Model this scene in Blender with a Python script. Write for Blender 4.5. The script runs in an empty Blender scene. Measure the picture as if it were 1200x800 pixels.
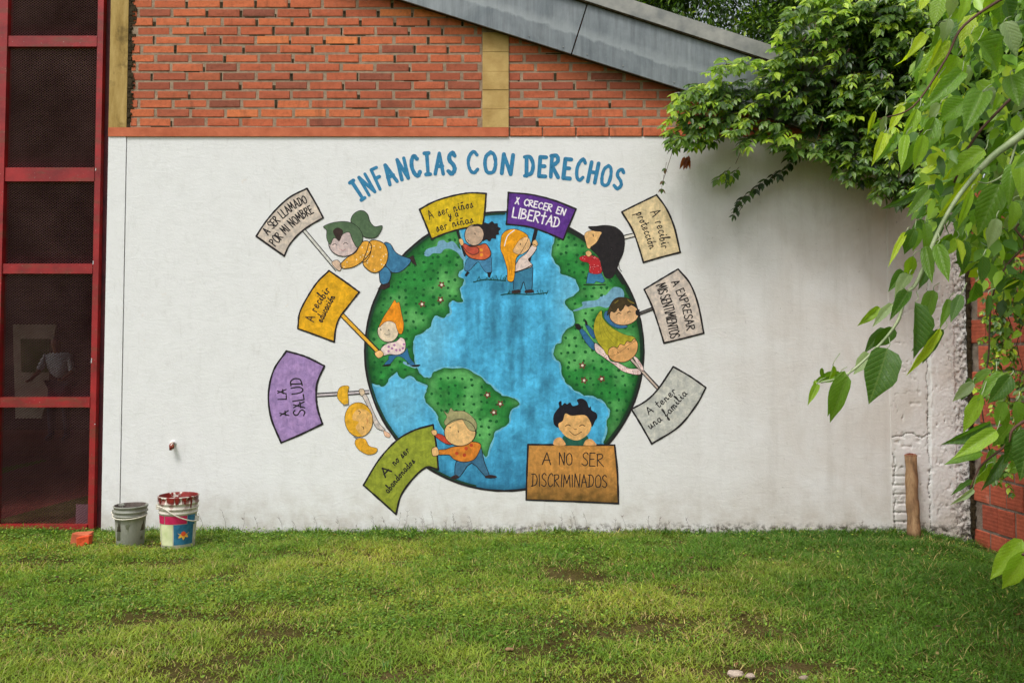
import bpy, math, random
import numpy as np
from mathutils import Vector, Matrix, Quaternion
from mathutils.geometry import delaunay_2d_cdt

random.seed(7); RNG = np.random.default_rng(7)
R = math.radians
SC = bpy.context.scene
COL = SC.collection

# ------------------------------------------------------------------ camera, world, sun, exposure
F_PX, CX, CY = 1000.0, 600.0, 375.0          # focal length and optical centre, in photo pixels
PITCH = math.atan(0.04)
DIST = 6.80; CAMZ = 0.20497 * DIST
cam_d = bpy.data.cameras.new('camera'); cam = bpy.data.objects.new('camera', cam_d); COL.objects.link(cam)
cam_d.sensor_width = 36; cam_d.lens = 30.0; cam_d.shift_y = -25 / 1200
cam_d.clip_start = 0.05; cam_d.clip_end = 900
cam.location = (0, -DIST, CAMZ); cam.rotation_euler = (math.pi / 2 + PITCH, 0, 0)
SC.camera = cam
SC.render.resolution_x = 1024; SC.render.resolution_y = 682

SUN_EL, SUN_AZ = R(58), R(215)               # azimuth clockwise from +Y: behind the camera, to its left
world = bpy.data.worlds.new('World'); SC.world = world; world.use_nodes = True
wn, wl = world.node_tree.nodes, world.node_tree.links
bg = wn['Background']; bg.inputs['Strength'].default_value = 0.14
sky = wn.new('ShaderNodeTexSky'); sky.sky_type = 'NISHITA'; sky.sun_disc = False
sky.sun_elevation = SUN_EL; sky.sun_rotation = SUN_AZ; sky.air_density = 1.0; sky.dust_density = 4.0
hs = wn.new('ShaderNodeHueSaturation'); hs.inputs['Saturation'].default_value = 0.30; hs.inputs['Value'].default_value = 1.0
wl.new(sky.outputs[0], hs.inputs['Color']); wl.new(hs.outputs[0], bg.inputs['Color'])
sd = bpy.data.lights.new('sun', 'SUN'); sd.energy = 1.5; sd.angle = R(15); sd.color = (1.0, 0.98, 0.965)
sun = bpy.data.objects.new('sun', sd); COL.objects.link(sun)
sdir = Vector((math.sin(SUN_AZ) * math.cos(SUN_EL), math.cos(SUN_AZ) * math.cos(SUN_EL), math.sin(SUN_EL)))
sun.rotation_euler = (-sdir).to_track_quat('-Z', 'Y').to_euler()
vs = SC.view_settings; vs.view_transform = 'Standard'; vs.look = 'None'; vs.exposure = 0.33; vs.gamma = 1.0
vs.use_curve_mapping = False

# ------------------------------------------------------------------ where a point seen in the photo lies
CP, SP = math.cos(PITCH), math.sin(PITCH)
def ray(px, py):
    u, v = (px - CX) / F_PX, -(py - CY) / F_PX
    return Vector((u, CP - v * SP, SP + v * CP))
def P(px, py, Y=0.0):                        # point on the upright plane y = Y
    d = ray(px, py); t = (Y + DIST) / d.y
    return Vector((d.x * t, Y, CAMZ + d.z * t))
def G(px, py):                               # point on the ground
    d = ray(px, py); t = -CAMZ / d.z
    return Vector((d.x * t, -DIST + d.y * t, 0))

def lin(r, g=None, b=None):
    if g is None: r, g, b = r
    f = lambda c: ((c / 255 + .055) / 1.055) ** 2.4 if c > 10.3 else c / 255 / 12.92
    return (f(r), f(g), f(b), 1.0)

# ------------------------------------------------------------------ object helpers
def wm(o):
    m = Matrix.Translation(o.location) @ o.rotation_euler.to_matrix().to_4x4() @ Matrix.Diagonal((*o.scale, 1))
    return wm(o.parent) @ o.matrix_parent_inverse @ m if o.parent else m
def attach(o, parent):                       # parent keeping world coordinates
    if parent is not None:
        o.parent = parent; o.matrix_parent_inverse = wm(parent).inverted()
def tag(o, label=None, cat=None, group=None, kind=None):
    if label: o['label'] = label
    if cat: o['category'] = cat
    if group: o['group'] = group
    if kind: o['kind'] = kind
    return o
def empty(name, loc, label=None, cat=None, group=None):
    o = bpy.data.objects.new(name, None); COL.objects.link(o); o.location = loc
    o.empty_display_size = .1
    return tag(o, label, cat, group)
def link(name, me, mat=None, parent=None, smooth=False):
    if mat is not None and len(me.materials) == 0:
        for m in (mat if isinstance(mat, (list, tuple)) else [mat]): me.materials.append(m)
    o = bpy.data.objects.new(name, me); COL.objects.link(o); attach(o, parent)
    if smooth: me.polygons.foreach_set('use_smooth', [True] * len(me.polygons))
    return o
def mesh(name, V, Fs, mat=None, parent=None, smooth=False, cols=None):
    me = bpy.data.meshes.new(name); me.from_pydata([tuple(v) for v in V], [], Fs); me.update()
    if cols is not None:
        a = me.color_attributes.new('Col', 'FLOAT_COLOR', 'POINT')
        a.data.foreach_set('color', np.asarray(cols, dtype=np.float32).ravel())
    return link(name, me, mat, parent, smooth)
def mesh_np(name, V, Fa, mat, parent=None, cols=None, smooth=False):   # Fa: (n,k) faces of one size
    me = bpy.data.meshes.new(name); n, k = Fa.shape
    me.vertices.add(len(V)); me.vertices.foreach_set('co', V.astype(np.float32).ravel())
    me.loops.add(n * k); me.loops.foreach_set('vertex_index', Fa.astype(np.int32).ravel())
    me.polygons.add(n); me.polygons.foreach_set('loop_start', np.arange(0, n * k, k, dtype=np.int32))
    me.update(calc_edges=True)
    if cols is not None:
        a = me.color_attributes.new('Col', 'FLOAT_COLOR', 'POINT')
        c = np.ones((len(V), 4), np.float32); c[:, :3] = cols; a.data.foreach_set('color', c.ravel())
    return link(name, me, mat, parent, smooth)
def boxdata(x0, x1, y0, y1, z0, z1):
    V = [(x, y, z) for z in (z0, z1) for y in (y0, y1) for x in (x0, x1)]
    return V, [(0, 2, 3, 1), (4, 5, 7, 6), (0, 1, 5, 4), (2, 6, 7, 3), (0, 4, 6, 2), (1, 3, 7, 5)]
def hexa(q, y0, y1):                         # a slab: outline q of (x, z) points between y0 (front) and y1 (back)
    n = len(q)
    V = [(x, y0, z) for x, z in q] + [(x, y1, z) for x, z in q]
    Fs = [tuple(range(n)), tuple(range(2 * n - 1, n - 1, -1))] + [(i, i + n, (i + 1) % n + n, (i + 1) % n) for i in range(n)]
    return V, Fs
class B:                                     # collects shapes that make up ONE part
    def __init__(s): s.V = []; s.F = []; s.M = []
    def add(s, V, Fs, mi=0):
        n = len(s.V); s.V += [tuple(v) for v in V]; s.F += [tuple(i + n for i in f) for f in Fs]; s.M += [mi] * len(Fs); return s
    def box(s, *a): return s.add(*boxdata(*a))
    def tube(s, pts, rad, n=8, mi=0, cap=True):
        pts = [Vector(p) for p in pts]; rad = rad if isinstance(rad, (list, tuple)) else [rad] * len(pts)
        V, Fs = [], []; ref = None
        for i, p in enumerate(pts):
            t = (pts[min(i + 1, len(pts) - 1)] - pts[max(i - 1, 0)]).normalized()
            if ref is None: ref = t.orthogonal().normalized()
            ref = (ref - t * ref.dot(t)).normalized(); b = t.cross(ref)
            for k in range(n):
                a = 2 * math.pi * k / n; V.append(p + (ref * math.cos(a) + b * math.sin(a)) * rad[i])
        for i in range(len(pts) - 1):
            for k in range(n):
                Fs.append((i * n + k, i * n + (k + 1) % n, (i + 1) * n + (k + 1) % n, (i + 1) * n + k))
        if cap: Fs += [tuple(range(n - 1, -1, -1)), tuple(range((len(pts) - 1) * n, len(pts) * n))]
        return s.add(V, Fs, mi)
    def lathe(s, prof, c, n=40, a0=0, a1=2 * math.pi, mi=0, jit=0):
        V, Fs = [], []; full = abs(a1 - a0 - 2 * math.pi) < 1e-6; m = n if full else n + 1
        for r, z in prof:
            for k in range(m):
                a = a0 + (a1 - a0) * k / n; rr = r * (1 + jit * math.sin(3 * a + z * 20) + jit * .6 * math.sin(7 * a - z * 33))
                V.append((c[0] + rr * math.cos(a), c[1] + rr * math.sin(a), c[2] + z))
        for i in range(len(prof) - 1):
            for k in range(n):
                Fs.append((i * m + k, i * m + (k + 1) % m, (i + 1) * m + (k + 1) % m, (i + 1) * m + k))
        return s.add(V, Fs, mi)
    def build(s, name, mat, parent=None, smooth=False):
        o = mesh(name, s.V, s.F, mat, parent, smooth)
        if isinstance(mat, (list, tuple)): o.data.polygons.foreach_set('material_index', s.M)
        return o

# ------------------------------------------------------------------ material helpers
class N:
    def __init__(s, name):
        s.m = bpy.data.materials.new(name); s.m.use_nodes = True; s.t = s.m.node_tree
        s.b = s.t.nodes['Principled BSDF']; s.out = s.t.nodes['Material Output']
    def n(s, typ, **kw):
        nd = s.t.nodes.new('ShaderNode' + typ)
        for k, v in kw.items():
            if k.startswith('i_'):
                key = k[2:].replace('_', ' '); nd.inputs[key].default_value = v
            else: setattr(nd, k, v)
        return nd
    def l(s, a, b): s.t.links.new(a, b)
    def coords(s, kind='Object', scale=(1, 1, 1)):
        tc = s.n('TexCoord'); mp = s.n('Mapping'); mp.inputs['Scale'].default_value = scale
        s.l(tc.outputs[kind], mp.inputs['Vector']); return mp.outputs[0]
    def noise(s, vec, scale, detail=4, rough=.55, dist=0):
        nd = s.n('TexNoise'); nd.inputs['Scale'].default_value = scale; nd.inputs['Detail'].default_value = detail
        nd.inputs['Roughness'].default_value = rough; nd.inputs['Distortion'].default_value = dist
        if vec is not None: s.l(vec, nd.inputs['Vector'])
        return nd.outputs['Fac']
    def ramp(s, fac, stops):
        nd = s.n('ValToRGB'); cr = nd.color_ramp
        while len(cr.elements) < len(stops): cr.elements.new(.5)
        for e, (p, c) in zip(cr.elements, stops):
            e.position = p; e.color = c if len(c) == 4 else (*c, 1)
        s.l(fac, nd.inputs[0]); return nd.outputs[0]
    def rng(s, v, a, b, c=0, d=1):
        nd = s.n('MapRange'); nd.inputs[1].default_value = a; nd.inputs[2].default_value = b
        nd.inputs[3].default_value = c; nd.inputs[4].default_value = d; s.l(v, nd.inputs[0]); return nd.outputs[0]
    def math(s, op, a, b=0.0):
        nd = s.n('Math', operation=op)
        for i, x in enumerate((a, b)):
            if isinstance(x, (int, float)): nd.inputs[i].default_value = x
            else: s.l(x, nd.inputs[i])
        return nd.outputs[0]
    def mix(s, fac, a, b, mode='MIX'):
        nd = s.n('Mix', data_type='RGBA', blend_type=mode)
        for i, x in ((0, fac), (6, a), (7, b)):
            if isinstance(x, (int, float)): nd.inputs[i].default_value = x
            elif isinstance(x, tuple): nd.inputs[i].default_value = x if len(x) == 4 else (*x, 1)
            else: s.l(x, nd.inputs[i])
        return nd.outputs[2]
    def bump(s, h, strength=.3, dist=.01, prev=None):
        nd = s.n('Bump'); nd.inputs['Strength'].default_value = strength; nd.inputs['Distance'].default_value = dist
        s.l(h, nd.inputs['Height'])
        if prev is not None: s.l(prev, nd.inputs['Normal'])
        s.l(nd.outputs[0], s.b.inputs['Normal']); return nd.outputs[0]
    def base(s, c):
        if isinstance(c, tuple): s.b.inputs['Base Color'].default_value = c if len(c) == 4 else (*c, 1)
        else: s.l(c, s.b.inputs['Base Color'])
    def set(s, rough=.6, metal=0, spec=.5):
        s.b.inputs['Roughness'].default_value = rough; s.b.inputs['Metallic'].default_value = metal
        s.b.inputs['Specular IOR Level'].default_value = spec; return s

def simple(name, c1, c2, scale=8, rough=.6, metal=0, bump=.2, bdist=.003, spec=.4, stretch=(1, 1, 1), detail=5):
    k = N(name); v = k.coords('Object', stretch); f = k.noise(v, scale, detail, .6)
    k.base(k.ramp(f, [(.3, c1), (.7, c2)])); k.set(rough, metal, spec)
    if bump: k.bump(k.noise(v, scale * 6, 4, .6), bump, bdist)
    return k.m

M = {}
# white lime-painted plaster: mould and painted-in tree shade towards the tree, splashed dirt at the foot
k = N('white_plaster'); v = k.coords()
sx = k.n('SeparateXYZ'); k.l(v, sx.inputs[0]); X_, Z_ = sx.outputs[0], sx.outputs[2]
big = k.noise(v, 1.6, 6, .6, .4); mid = k.noise(v, 7, 6, .65); fine = k.noise(v, 60, 6, .7)
streak = k.noise(k.coords('Object', (9, 1, .9)), 1.0, 6, .65)
c = k.mix(k.rng(mid, .42, .72, 0, .55), lin(232, 232, 231), lin(222, 222, 220))
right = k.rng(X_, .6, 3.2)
grime_shade = k.math('MULTIPLY', right, k.rng(big, .30, .62))  # blotchy dirt, toned to carry the tree's shade as well
c = k.mix(k.math('MULTIPLY', grime_shade, .55), c, lin(192, 178, 162))
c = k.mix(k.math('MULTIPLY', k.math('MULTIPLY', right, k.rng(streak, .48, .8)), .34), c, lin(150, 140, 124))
spk = k.math('MULTIPLY', k.math('MULTIPLY', k.rng(k.noise(v, 24, 8, .8), .60, .70), k.rng(big, .45, .6)), k.rng(X_, -1.0, 2.2, .06, .95))
c = k.mix(spk, c, lin(120, 116, 108))
foot = k.math('MULTIPLY', k.rng(Z_, .02, .42, 1, 0), k.rng(mid, .3, .7))
c = k.mix(k.math('MULTIPLY', foot, .55), c, lin(168, 152, 132))
mould = k.math('MULTIPLY', k.rng(k.math('ADD', Z_, k.math('MULTIPLY', mid, -.06)), -.01, .045, 1, 0), k.rng(k.noise(v, 22, 7, .75), .47, .56))
c = k.mix(k.math('MULTIPLY', k.math('MULTIPLY', mould, .9), k.rng(X_, -1.4, .5, .12, 1)), c, lin(66, 60, 48))
peel = k.rng(k.noise(v, 40, 7, .75), .70, .74)
c = k.mix(k.math('MULTIPLY', k.math('MULTIPLY', peel, right), .8), c, lin(105, 100, 92))
edge = k.math('MULTIPLY', k.rng(X_, 3.44, 3.60), k.rng(k.noise(v, 34, 6, .8), .48, .56)); c = k.mix(k.math('MULTIPLY', edge, .92), c, lin(52, 46, 40))
st2 = k.rng(k.noise(k.coords('Object', (3, 1, 1.2)), 4.5, 8, .72, 1.5), .54, .70)
c = k.mix(k.math('MULTIPLY', st2, .22), c, lin(184, 182, 176))
c = k.mix(k.rng(k.noise(v, 32, 7, .8, .6), .655, .70, 0, .35), c, lin(160, 156, 148))
run = k.math('MULTIPLY', k.rng(k.noise(k.coords('Object', (26, 1, .7)), 1.4, 5, .7), .60, .70), k.rng(mid, .45, .6))
c = k.mix(k.math('MULTIPLY', run, .20), c, lin(150, 144, 132))
hair = k.math('ABSOLUTE', k.math('SUBTRACT', k.noise(v, 2.2, 9, .7, 1.2), .5))
c = k.mix(k.rng(hair, 0, .004, .16, 0), c, lin(150, 146, 138))
c = k.mix(k.math('MULTIPLY', k.rng(k.noise(v, 11, 5, .6), .66, .76), .30), c, lin(216, 190, 160))
pn = k.n('NewGeometry').outputs['Pointiness']; c = k.mix(k.math('MULTIPLY', k.rng(pn, .43, .475, .85, 0), k.rng(X_, 2.95, 3.0)), c, lin(60, 54, 46))
k.base(c); k.set(.85, 0, .25)
k.bump(fine, .35, .004, k.bump(k.noise(k.coords('Object', (4, 1, 10)), 2.2, 7, .65, 1.2), .2, .012))
M['plaster'] = k.m
# mural paint: colour carried by each painted shape, watery and worn
k = N('mural_paint'); v = k.coords()
at = k.n('VertexColor', layer_name='Col')
c = k.mix(1.0, at.outputs[0], k.ramp(k.noise(v, 22, 7, .7, .6), [(.3, (.66, .69, .72)), (.5, (1.0, 1.0, 1.0)), (.68, (1.36, 1.32, 1.26))]), 'MULTIPLY')
c = k.mix(1.0, c, k.ramp(k.noise(k.coords('Object', (30, 1, 3)), 1.5, 6, .65), [(.3, (.86, .86, .86)), (.7, (1.08, 1.08, 1.08))]), 'MULTIPLY')
c = k.mix(k.rng(k.noise(v, 75, 5, .8), .66, .72, 0, .5), c, lin(205, 202, 195))
k.base(c); k.set(.8, 0, .25); k.bump(k.noise(v, 60, 6, .7), .35, .003)
M['paint'] = k.m
# crisp paint for linework and lettering
k = N('brushed_line_paint'); v = k.coords(); at = k.n('VertexColor', layer_name='Col')
c = k.mix(1.0, at.outputs[0], k.ramp(k.noise(v, 30, 5, .7), [(.3, (.8, .8, .8)), (.7, (1.3, 1.3, 1.3))]), 'MULTIPLY')
c = k.mix(k.rng(k.noise(v, 90, 4, .8), .66, .74, 0, .45), c, lin(170, 165, 158))
k.base(c); k.set(.75, 0, .25); M['line'] = k.m
# bricks
k = N('fired_brick'); v = k.coords('Object', (1, 1, 1)); oi = k.n('ObjectInfo')
vo = k.n('VectorMath', operation='ADD'); k.l(v, vo.inputs[0]); k.l(oi.outputs['Location'], vo.inputs[1]); v = vo.outputs[0]
c = k.ramp(oi.outputs['Random'], [(0, lin(138, 82, 66)), (.10, lin(166, 92, 68)), (.28, lin(186, 100, 70)), (.55, lin(196, 106, 72)), (.8, lin(206, 114, 74)), (.93, lin(196, 108, 76)), (1, lin(222, 130, 78))])
c = k.mix(1.0, c, k.ramp(k.noise(v, 28, 6, .7), [(.3, (.72, .70, .70)), (.5, (1, 1, 1)), (.72, (1.16, 1.1, 1.1))]), 'MULTIPLY')
zz_ = k.n('SeparateXYZ'); k.l(oi.outputs['Location'], zz_.inputs[0]); bandm = k.math('MULTIPLY', k.rng(zz_.outputs[2], 3.40, 3.55), k.rng(zz_.outputs[2], 3.72, 3.60)); c = k.mix(k.math('MULTIPLY', bandm, k.rng(oi.outputs['Random'], .3, .34, 0, .6)), c, lin(132, 72, 62))
c = k.mix(k.rng(k.noise(v, 1.3, 5, .6), .56, .70, 0, .55), c, lin(98, 62, 50))
c = k.mix(k.rng(k.noise(v, 50, 4, .7), .66, .74, 0, .5), c, lin(170, 150, 135))
wsv = k.n('NewGeometry').outputs['Position']; mpw = k.n('Mapping'); mpw.inputs['Scale'].default_value = (5, 1, .7); k.l(wsv, mpw.inputs['Vector'])
c = k.mix(k.rng(k.noise(mpw.outputs[0], 1.6, 6, .7), .56, .72, 0, .5), c, lin(84, 56, 46))
c = k.mix(k.rng(k.noise(wsv, 26, 6, .8), .60, .68, 0, .45), c, lin(160, 138, 120))
k.base(c); k.set(.9, 0, .2); k.bump(k.noise(v, 90, 5, .7), .6, .006)
M['brick'] = k.m
k = N('side_wall_block'); v = k.coords(); oi = k.n('ObjectInfo')
vo = k.n('VectorMath', operation='ADD'); k.l(v, vo.inputs[0]); k.l(oi.outputs['Location'], vo.inputs[1]); v = vo.outputs[0]
c = k.ramp(oi.outputs['Random'], [(0, lin(154, 76, 58)), (.5, lin(182, 92, 66)), (1, lin(200, 108, 78))])
c = k.mix(1.0, c, k.ramp(k.noise(v, 20, 6, .7), [(.3, (.7, .7, .7)), (.7, (1.15, 1.1, 1.1))]), 'MULTIPLY')
c = k.mix(k.rng(k.noise(v, 9, 6, .7), .60, .72, 0, .35), c, lin(190, 160, 145))
c = k.mix(k.rng(k.noise(v, 2, 6, .7), .55, .70, 0, .6), c, lin(70, 52, 42))
k.base(c); k.set(.85, 0, .3)
wv = k.n('TexWave', bands_direction='Z'); wv.inputs['Scale'].default_value = 11; k.l(v, wv.inputs['Vector'])
k.bump(k.noise(v, 70, 5, .7), .4, .004, k.bump(wv.outputs['Fac'], .25, .004)); M['block'] = k.m
k = N('rough_mortar'); v = k.coords()
c = k.ramp(k.noise(v, 14, 6, .7), [(.3, lin(132, 112, 94)), (.7, lin(176, 154, 130))])
gap = k.math('MULTIPLY', k.rng(k.noise(k.coords('Object', (1, 1, 1)), 9, 3, .6), .55, .60), k.rng(k.noise(v, 1.1, 3, .5), .36, .56))
k.base(c); k.set(.95, 0, .15); k.bump(k.noise(v, 60, 6, .7), .8, .01); M['mortar'] = k.m
M['mortar_wall'] = simple('side_wall_mortar', lin(112, 98, 86), lin(158, 144, 130), 14, .95, 0, .7, .01, .15)
k = N('ochre_concrete'); v = k.coords()
c = k.ramp(k.noise(k.coords('Object', (6, 1, 1.2)), 2.2, 7, .65), [(.28, lin(104, 84, 46)), (.46, lin(164, 136, 78)), (.7, lin(192, 164, 104))])
c = k.mix(k.rng(k.noise(v, 5, 7, .7), .54, .64, 0, .55), c, lin(88, 72, 40))
k.base(c); k.set(.9, 0, .2); k.bump(k.noise(v, 45, 6, .7), .5, .006); M['ochre'] = k.m
M['ochre_light'] = simple('pale_ochre_concrete', lin(172, 140, 84), lin(200, 170, 110), 7, .9, 0, .5, .006, .2)
M['terracotta_paint'] = simple('terracotta_paint', lin(176, 92, 62), lin(206, 116, 82), 9, .85, 0, .4, .005, .2)
M['dark_seam'] = simple('mouldy_seam', lin(34, 28, 20), lin(84, 72, 52), 30, .95, 0, .9, .01, .1)  # also colours the painted shadow line under the fascia
k = N('galvanised_sheet'); v = k.coords()
sx = k.n('SeparateXYZ'); k.l(v, sx.inputs[0])
c = k.ramp(k.noise(v, 3.5, 7, .65, .5), [(.3, lin(104, 112, 116)), (.7, lin(136, 142, 144))])
c = k.mix(1.0, c, k.ramp(k.noise(k.coords('Object', (14, 1, 1.2)), 2, 6, .7), [(.3, (.70, .70, .70)), (.55, (1, 1, 1)), (.7, (1.15, 1.15, 1.13))]), 'MULTIPLY')
c = k.mix(k.rng(k.noise(v, 60, 4, .8), .60, .70, 0, .35), c, lin(160, 166, 166))
line = k.math('ADD', Z_ if False else sx.outputs[2], k.math('MULTIPLY', sx.outputs[0], .3185))
low = k.math('ADD', line, k.math('MULTIPLY', k.noise(v, 5, 6, .7), .16))
lowz = k.math('MULTIPLY', k.rng(low, 4.17, 4.19, 0, 1), k.rng(low, 4.19, 4.27, 1, 0))
c = k.mix(k.math('MULTIPLY', lowz, .5), c, lin(166, 172, 172))
k.base(c); k.set(.5, .35, .5); k.bump(k.noise(v, 3, 3, .5), .2, .02); M['zinc'] = k.m
M['zinc_cap'] = simple('weathered_cap_sheet', lin(120, 122, 120), lin(168, 166, 158), 7, .6, .2, .2, .004, .4)
k = N('worn_red_paint'); v = k.coords()
c = k.ramp(k.noise(v, 6, 5, .6), [(.3, lin(122, 22, 24)), (.7, lin(168, 34, 34))])
c = k.mix(k.rng(k.noise(k.coords('Object', (1.2, 1, 5)), 2.6, 6, .7), .50, .66, 0, .7), c, lin(104, 62, 40))
c = k.mix(k.rng(k.noise(v, 70, 3, .7), .68, .72, 0, .8), c, lin(190, 170, 160))
k.base(c); k.set(.5, 0, .45); k.bump(k.noise(v, 40, 5, .6), .3, .003); M['red'] = k.m
M['red_dark'] = simple('dull_maroon_paint', lin(58, 22, 30), lin(92, 34, 40), 10, .6, 0, .3, .003)
M['mesh'] = simple('expanded_metal', lin(96, 62, 70), lin(150, 112, 120), 2.5, .6, 0, 0)
M['hall'] = simple('dim_hall_paint', lin(42, 16, 18), lin(58, 24, 24), 3, .8, 0, .2)
M['hall_floor'] = simple('hall_floor_red', lin(90, 34, 28), lin(120, 56, 44), 3, .6, 0, .2)
M['pale_board'] = simple('pale_board', lin(178, 160, 140), lin(204, 190, 168), 4, .7, 0, .1)
M['green_board'] = simple('green_board', lin(50, 78, 32), lin(84, 104, 40), 5, .7, 0, .1)
M['shirt'] = simple('white_shirt', lin(214, 214, 218), lin(236, 236, 238), 8, .8, 0, .2)
M['jeans'] = simple('dark_jeans', lin(34, 38, 56), lin(52, 56, 76), 12, .8, 0, .2)
M['skin'] = simple('skin', lin(150, 102, 78), lin(172, 122, 94), 8, .6, 0, .1)
M['black_hair'] = simple('black_hair', lin(18, 14, 14), lin(34, 28, 24), 30, .5, 0, .3)
k = N('bucket_grey'); v = k.coords()
c = k.ramp(k.noise(k.coords('Object', (1, 1, .35)), 13, 7, .7), [(.3, lin(122, 124, 112)), (.7, lin(160, 160, 148))])
c = k.mix(k.rng(k.noise(v, 30, 5, .7), .60, .70, 0, .6), c, lin(190, 188, 176))
k.base(c); k.set(.55, 0, .4); k.bump(k.noise(v, 60, 4, .6), .3, .002); M['grey_plastic'] = k.m
M['grey_inner'] = simple('cement_lining', lin(74, 66, 60), lin(118, 106, 98), 20, .9, 0, .8, .006)
k = N('white_plastic_paint_splashed'); v = k.coords()
sx = k.n('SeparateXYZ'); k.l(v, sx.inputs[0])
c = k.ramp(k.noise(v, 12, 6, .7), [(.3, lin(196, 188, 174)), (.7, lin(228, 222, 208))])
sp = k.math('MULTIPLY', k.rng(k.noise(k.coords('Object', (1, 1, .45)), 26, 4, .6), .50, .54), k.rng(sx.outputs[2], .26, .38))
c = k.mix(sp, c, lin(128, 34, 26))
c = k.mix(k.rng(k.noise(v, 18, 5, .7), .62, .68, 0, .5), c, lin(150, 130, 104))
k.base(c); k.set(.45, 0, .45); M['white_plastic'] = k.m
M['magenta'] = simple('magenta_label', lin(178, 22, 74), lin(206, 40, 92), 14, .5, 0, .05)
M['label_blue'] = simple('blue_label', lin(28, 92, 128), lin(60, 130, 162), 22, .5, 0, .05)
M['label_cream'] = simple('cream_label', lin(196, 206, 150), lin(226, 228, 186), 14, .5, 0, .05)
M['label_yellow'] = simple('yellow_label', lin(222, 160, 40), lin(240, 196, 90), 40, .5, 0, .05)
M['red_wet'] = simple('red_brown_paint', lin(104, 22, 18), lin(150, 44, 34), 18, .35, 0, .5, .004)
M['cream_wire'] = simple('cream_plastic', lin(206, 200, 180), lin(226, 220, 204), 20, .5, 0, 0)
M['rust'] = simple('rust', lin(90, 40, 26), lin(140, 66, 44), 40, .8, 0, .4)
M['orange_brick'] = simple('orange_ceramic', lin(206, 70, 32), lin(232, 96, 48), 18, .8, 0, .5, .004)
k = N('barked_post'); v = k.coords('Object', (1, 1, .25))
c = k.ramp(k.noise(v, 18, 7, .7), [(.3, lin(92, 68, 48)), (.48, lin(142, 110, 78)), (.72, lin(176, 146, 108))])
c = k.mix(k.rng(k.noise(k.coords(), 9, 5, .7), .56, .66, 0, .7), c, lin(92, 68, 46))
k.base(c); k.set(.8, 0, .3); k.bump(k.noise(v, 40, 6, .7), .6, .006); M['post'] = k.m
k = N('bark'); v = k.coords('Object', (1, 1, .4))
c = k.ramp(k.noise(v, 14, 7, .7), [(.3, lin(62, 52, 40)), (.7, lin(118, 108, 88))])
k.base(c); k.set(.9, 0, .2); k.bump(k.noise(v, 30, 6, .7), .8, .01); M['bark'] = k.m
M['green_stem'] = simple('pale_green_stem', lin(112, 130, 84), lin(168, 178, 138), 16, .5, 0, .2)
M['brown_stem'] = simple('brown_stem', lin(66, 42, 32), lin(96, 66, 48), 20, .7, 0, .2)
M['stone'] = simple('pale_stone', lin(140, 122, 106), lin(190, 172, 156), 14, .9, 0, .8, .006)
k = N('soil'); v = k.coords()
c = k.ramp(k.noise(v, 3.5, 8, .7), [(.3, lin(66, 52, 30)), (.5, lin(86, 76, 38)), (.7, lin(112, 94, 62))])
c = k.mix(k.rng(k.noise(v, 60, 5, .8), .5, .7, 0, .6), c, lin(66, 74, 26))
sp_ = k.n('SeparateXYZ'); k.l(v, sp_.inputs[0]); ax = k.math('ABSOLUTE', sp_.outputs[0])
c = k.mix(k.rng(ax, 4.2, 5.2), c, k.ramp(k.noise(v, 20, 8, .8), [(.3, lin(64, 84, 30)), (.7, lin(118, 138, 54))]))
k.base(c); k.set(.95, 0, .1); k.bump(k.noise(v, 40, 8, .7), 1, .03); M['soil'] = k.m

def leafmat(name, src, trans=.35, rough=.42, veins=False, gloss=.5):
    k = N(name)
    if src == 'attr': c = k.n('VertexColor', layer_name='Col').outputs[0]
    else:
        oi = k.n('ObjectInfo'); c = oi.outputs['Color']
    v = k.coords('Object' if src == 'attr' else 'UV')
    if veins:
        s2 = k.n('SeparateXYZ'); k.l(v, s2.inputs[0])
        u, w = s2.outputs[0], s2.outputs[1]
        au = k.math('ABSOLUTE', k.math('SUBTRACT', u, .5))
        ph = k.math('SUBTRACT', k.math('MULTIPLY', w, 9.0), k.math('MULTIPLY', au, 7.0))
        fr = k.math('ABSOLUTE', k.math('SUBTRACT', k.math('FRACT', ph), .5))
        vein = k.math('MAXIMUM', k.rng(fr, .0, .09, 1, 0), k.rng(au, .008, .03, 1, 0))
        c = k.mix(k.math('MULTIPLY', vein, .15), c, lin(190, 205, 120))
        nz = k.noise(k.coords('Object'), 40, 5, .6)
        c = k.mix(1.0, c, k.ramp(nz, [(.3, (.8, .8, .8)), (.7, (1.15, 1.15, 1.1))]), 'MULTIPLY')
        quilt = k.math('MULTIPLY', k.rng(fr, .0, .3, 1, 0), -1.0)
        k.bump(k.math('ADD', quilt, k.math('MULTIPLY', nz, 2.0)), .3, .004); k.l(k.rng(k.noise(k.coords('Object'), 9, 4, .6), .35, .65, .22, .55), k.b.inputs['Roughness'])
    if veins: c = k.mix(k.rng(k.noise(k.coords('Object', (1, 1, 1)), 7, 6, .75), .64, .70, 0, .7), c, lin(120, 96, 44))
    k.base(c); k.set(rough, 0, gloss)
    tr = k.n('BsdfTranslucent'); tc = k.mix(1.0, c, (1.5, 1.55, .55, 1), 'MULTIPLY'); k.l(tc, tr.inputs[0])
    mx = k.n('MixShader'); mx.inputs[0].default_value = trans
    k.l(k.b.outputs[0], mx.inputs[1]); k.l(tr.outputs[0], mx.inputs[2]); k.l(mx.outputs[0], k.out.inputs[0])
    return k.m
M['leaf'] = leafmat('leaf_blade', 'obj', .48, .38, True)
M['leafs'] = leafmat('small_leaf', 'attr', .35, .4)
M['grass'] = leafmat('grass_blade', 'attr', .30, .5, gloss=.3)
M['dryleaf'] = simple('dry_leaf', lin(120, 52, 34), lin(158, 84, 50), 20, .7, 0, .3)

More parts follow.
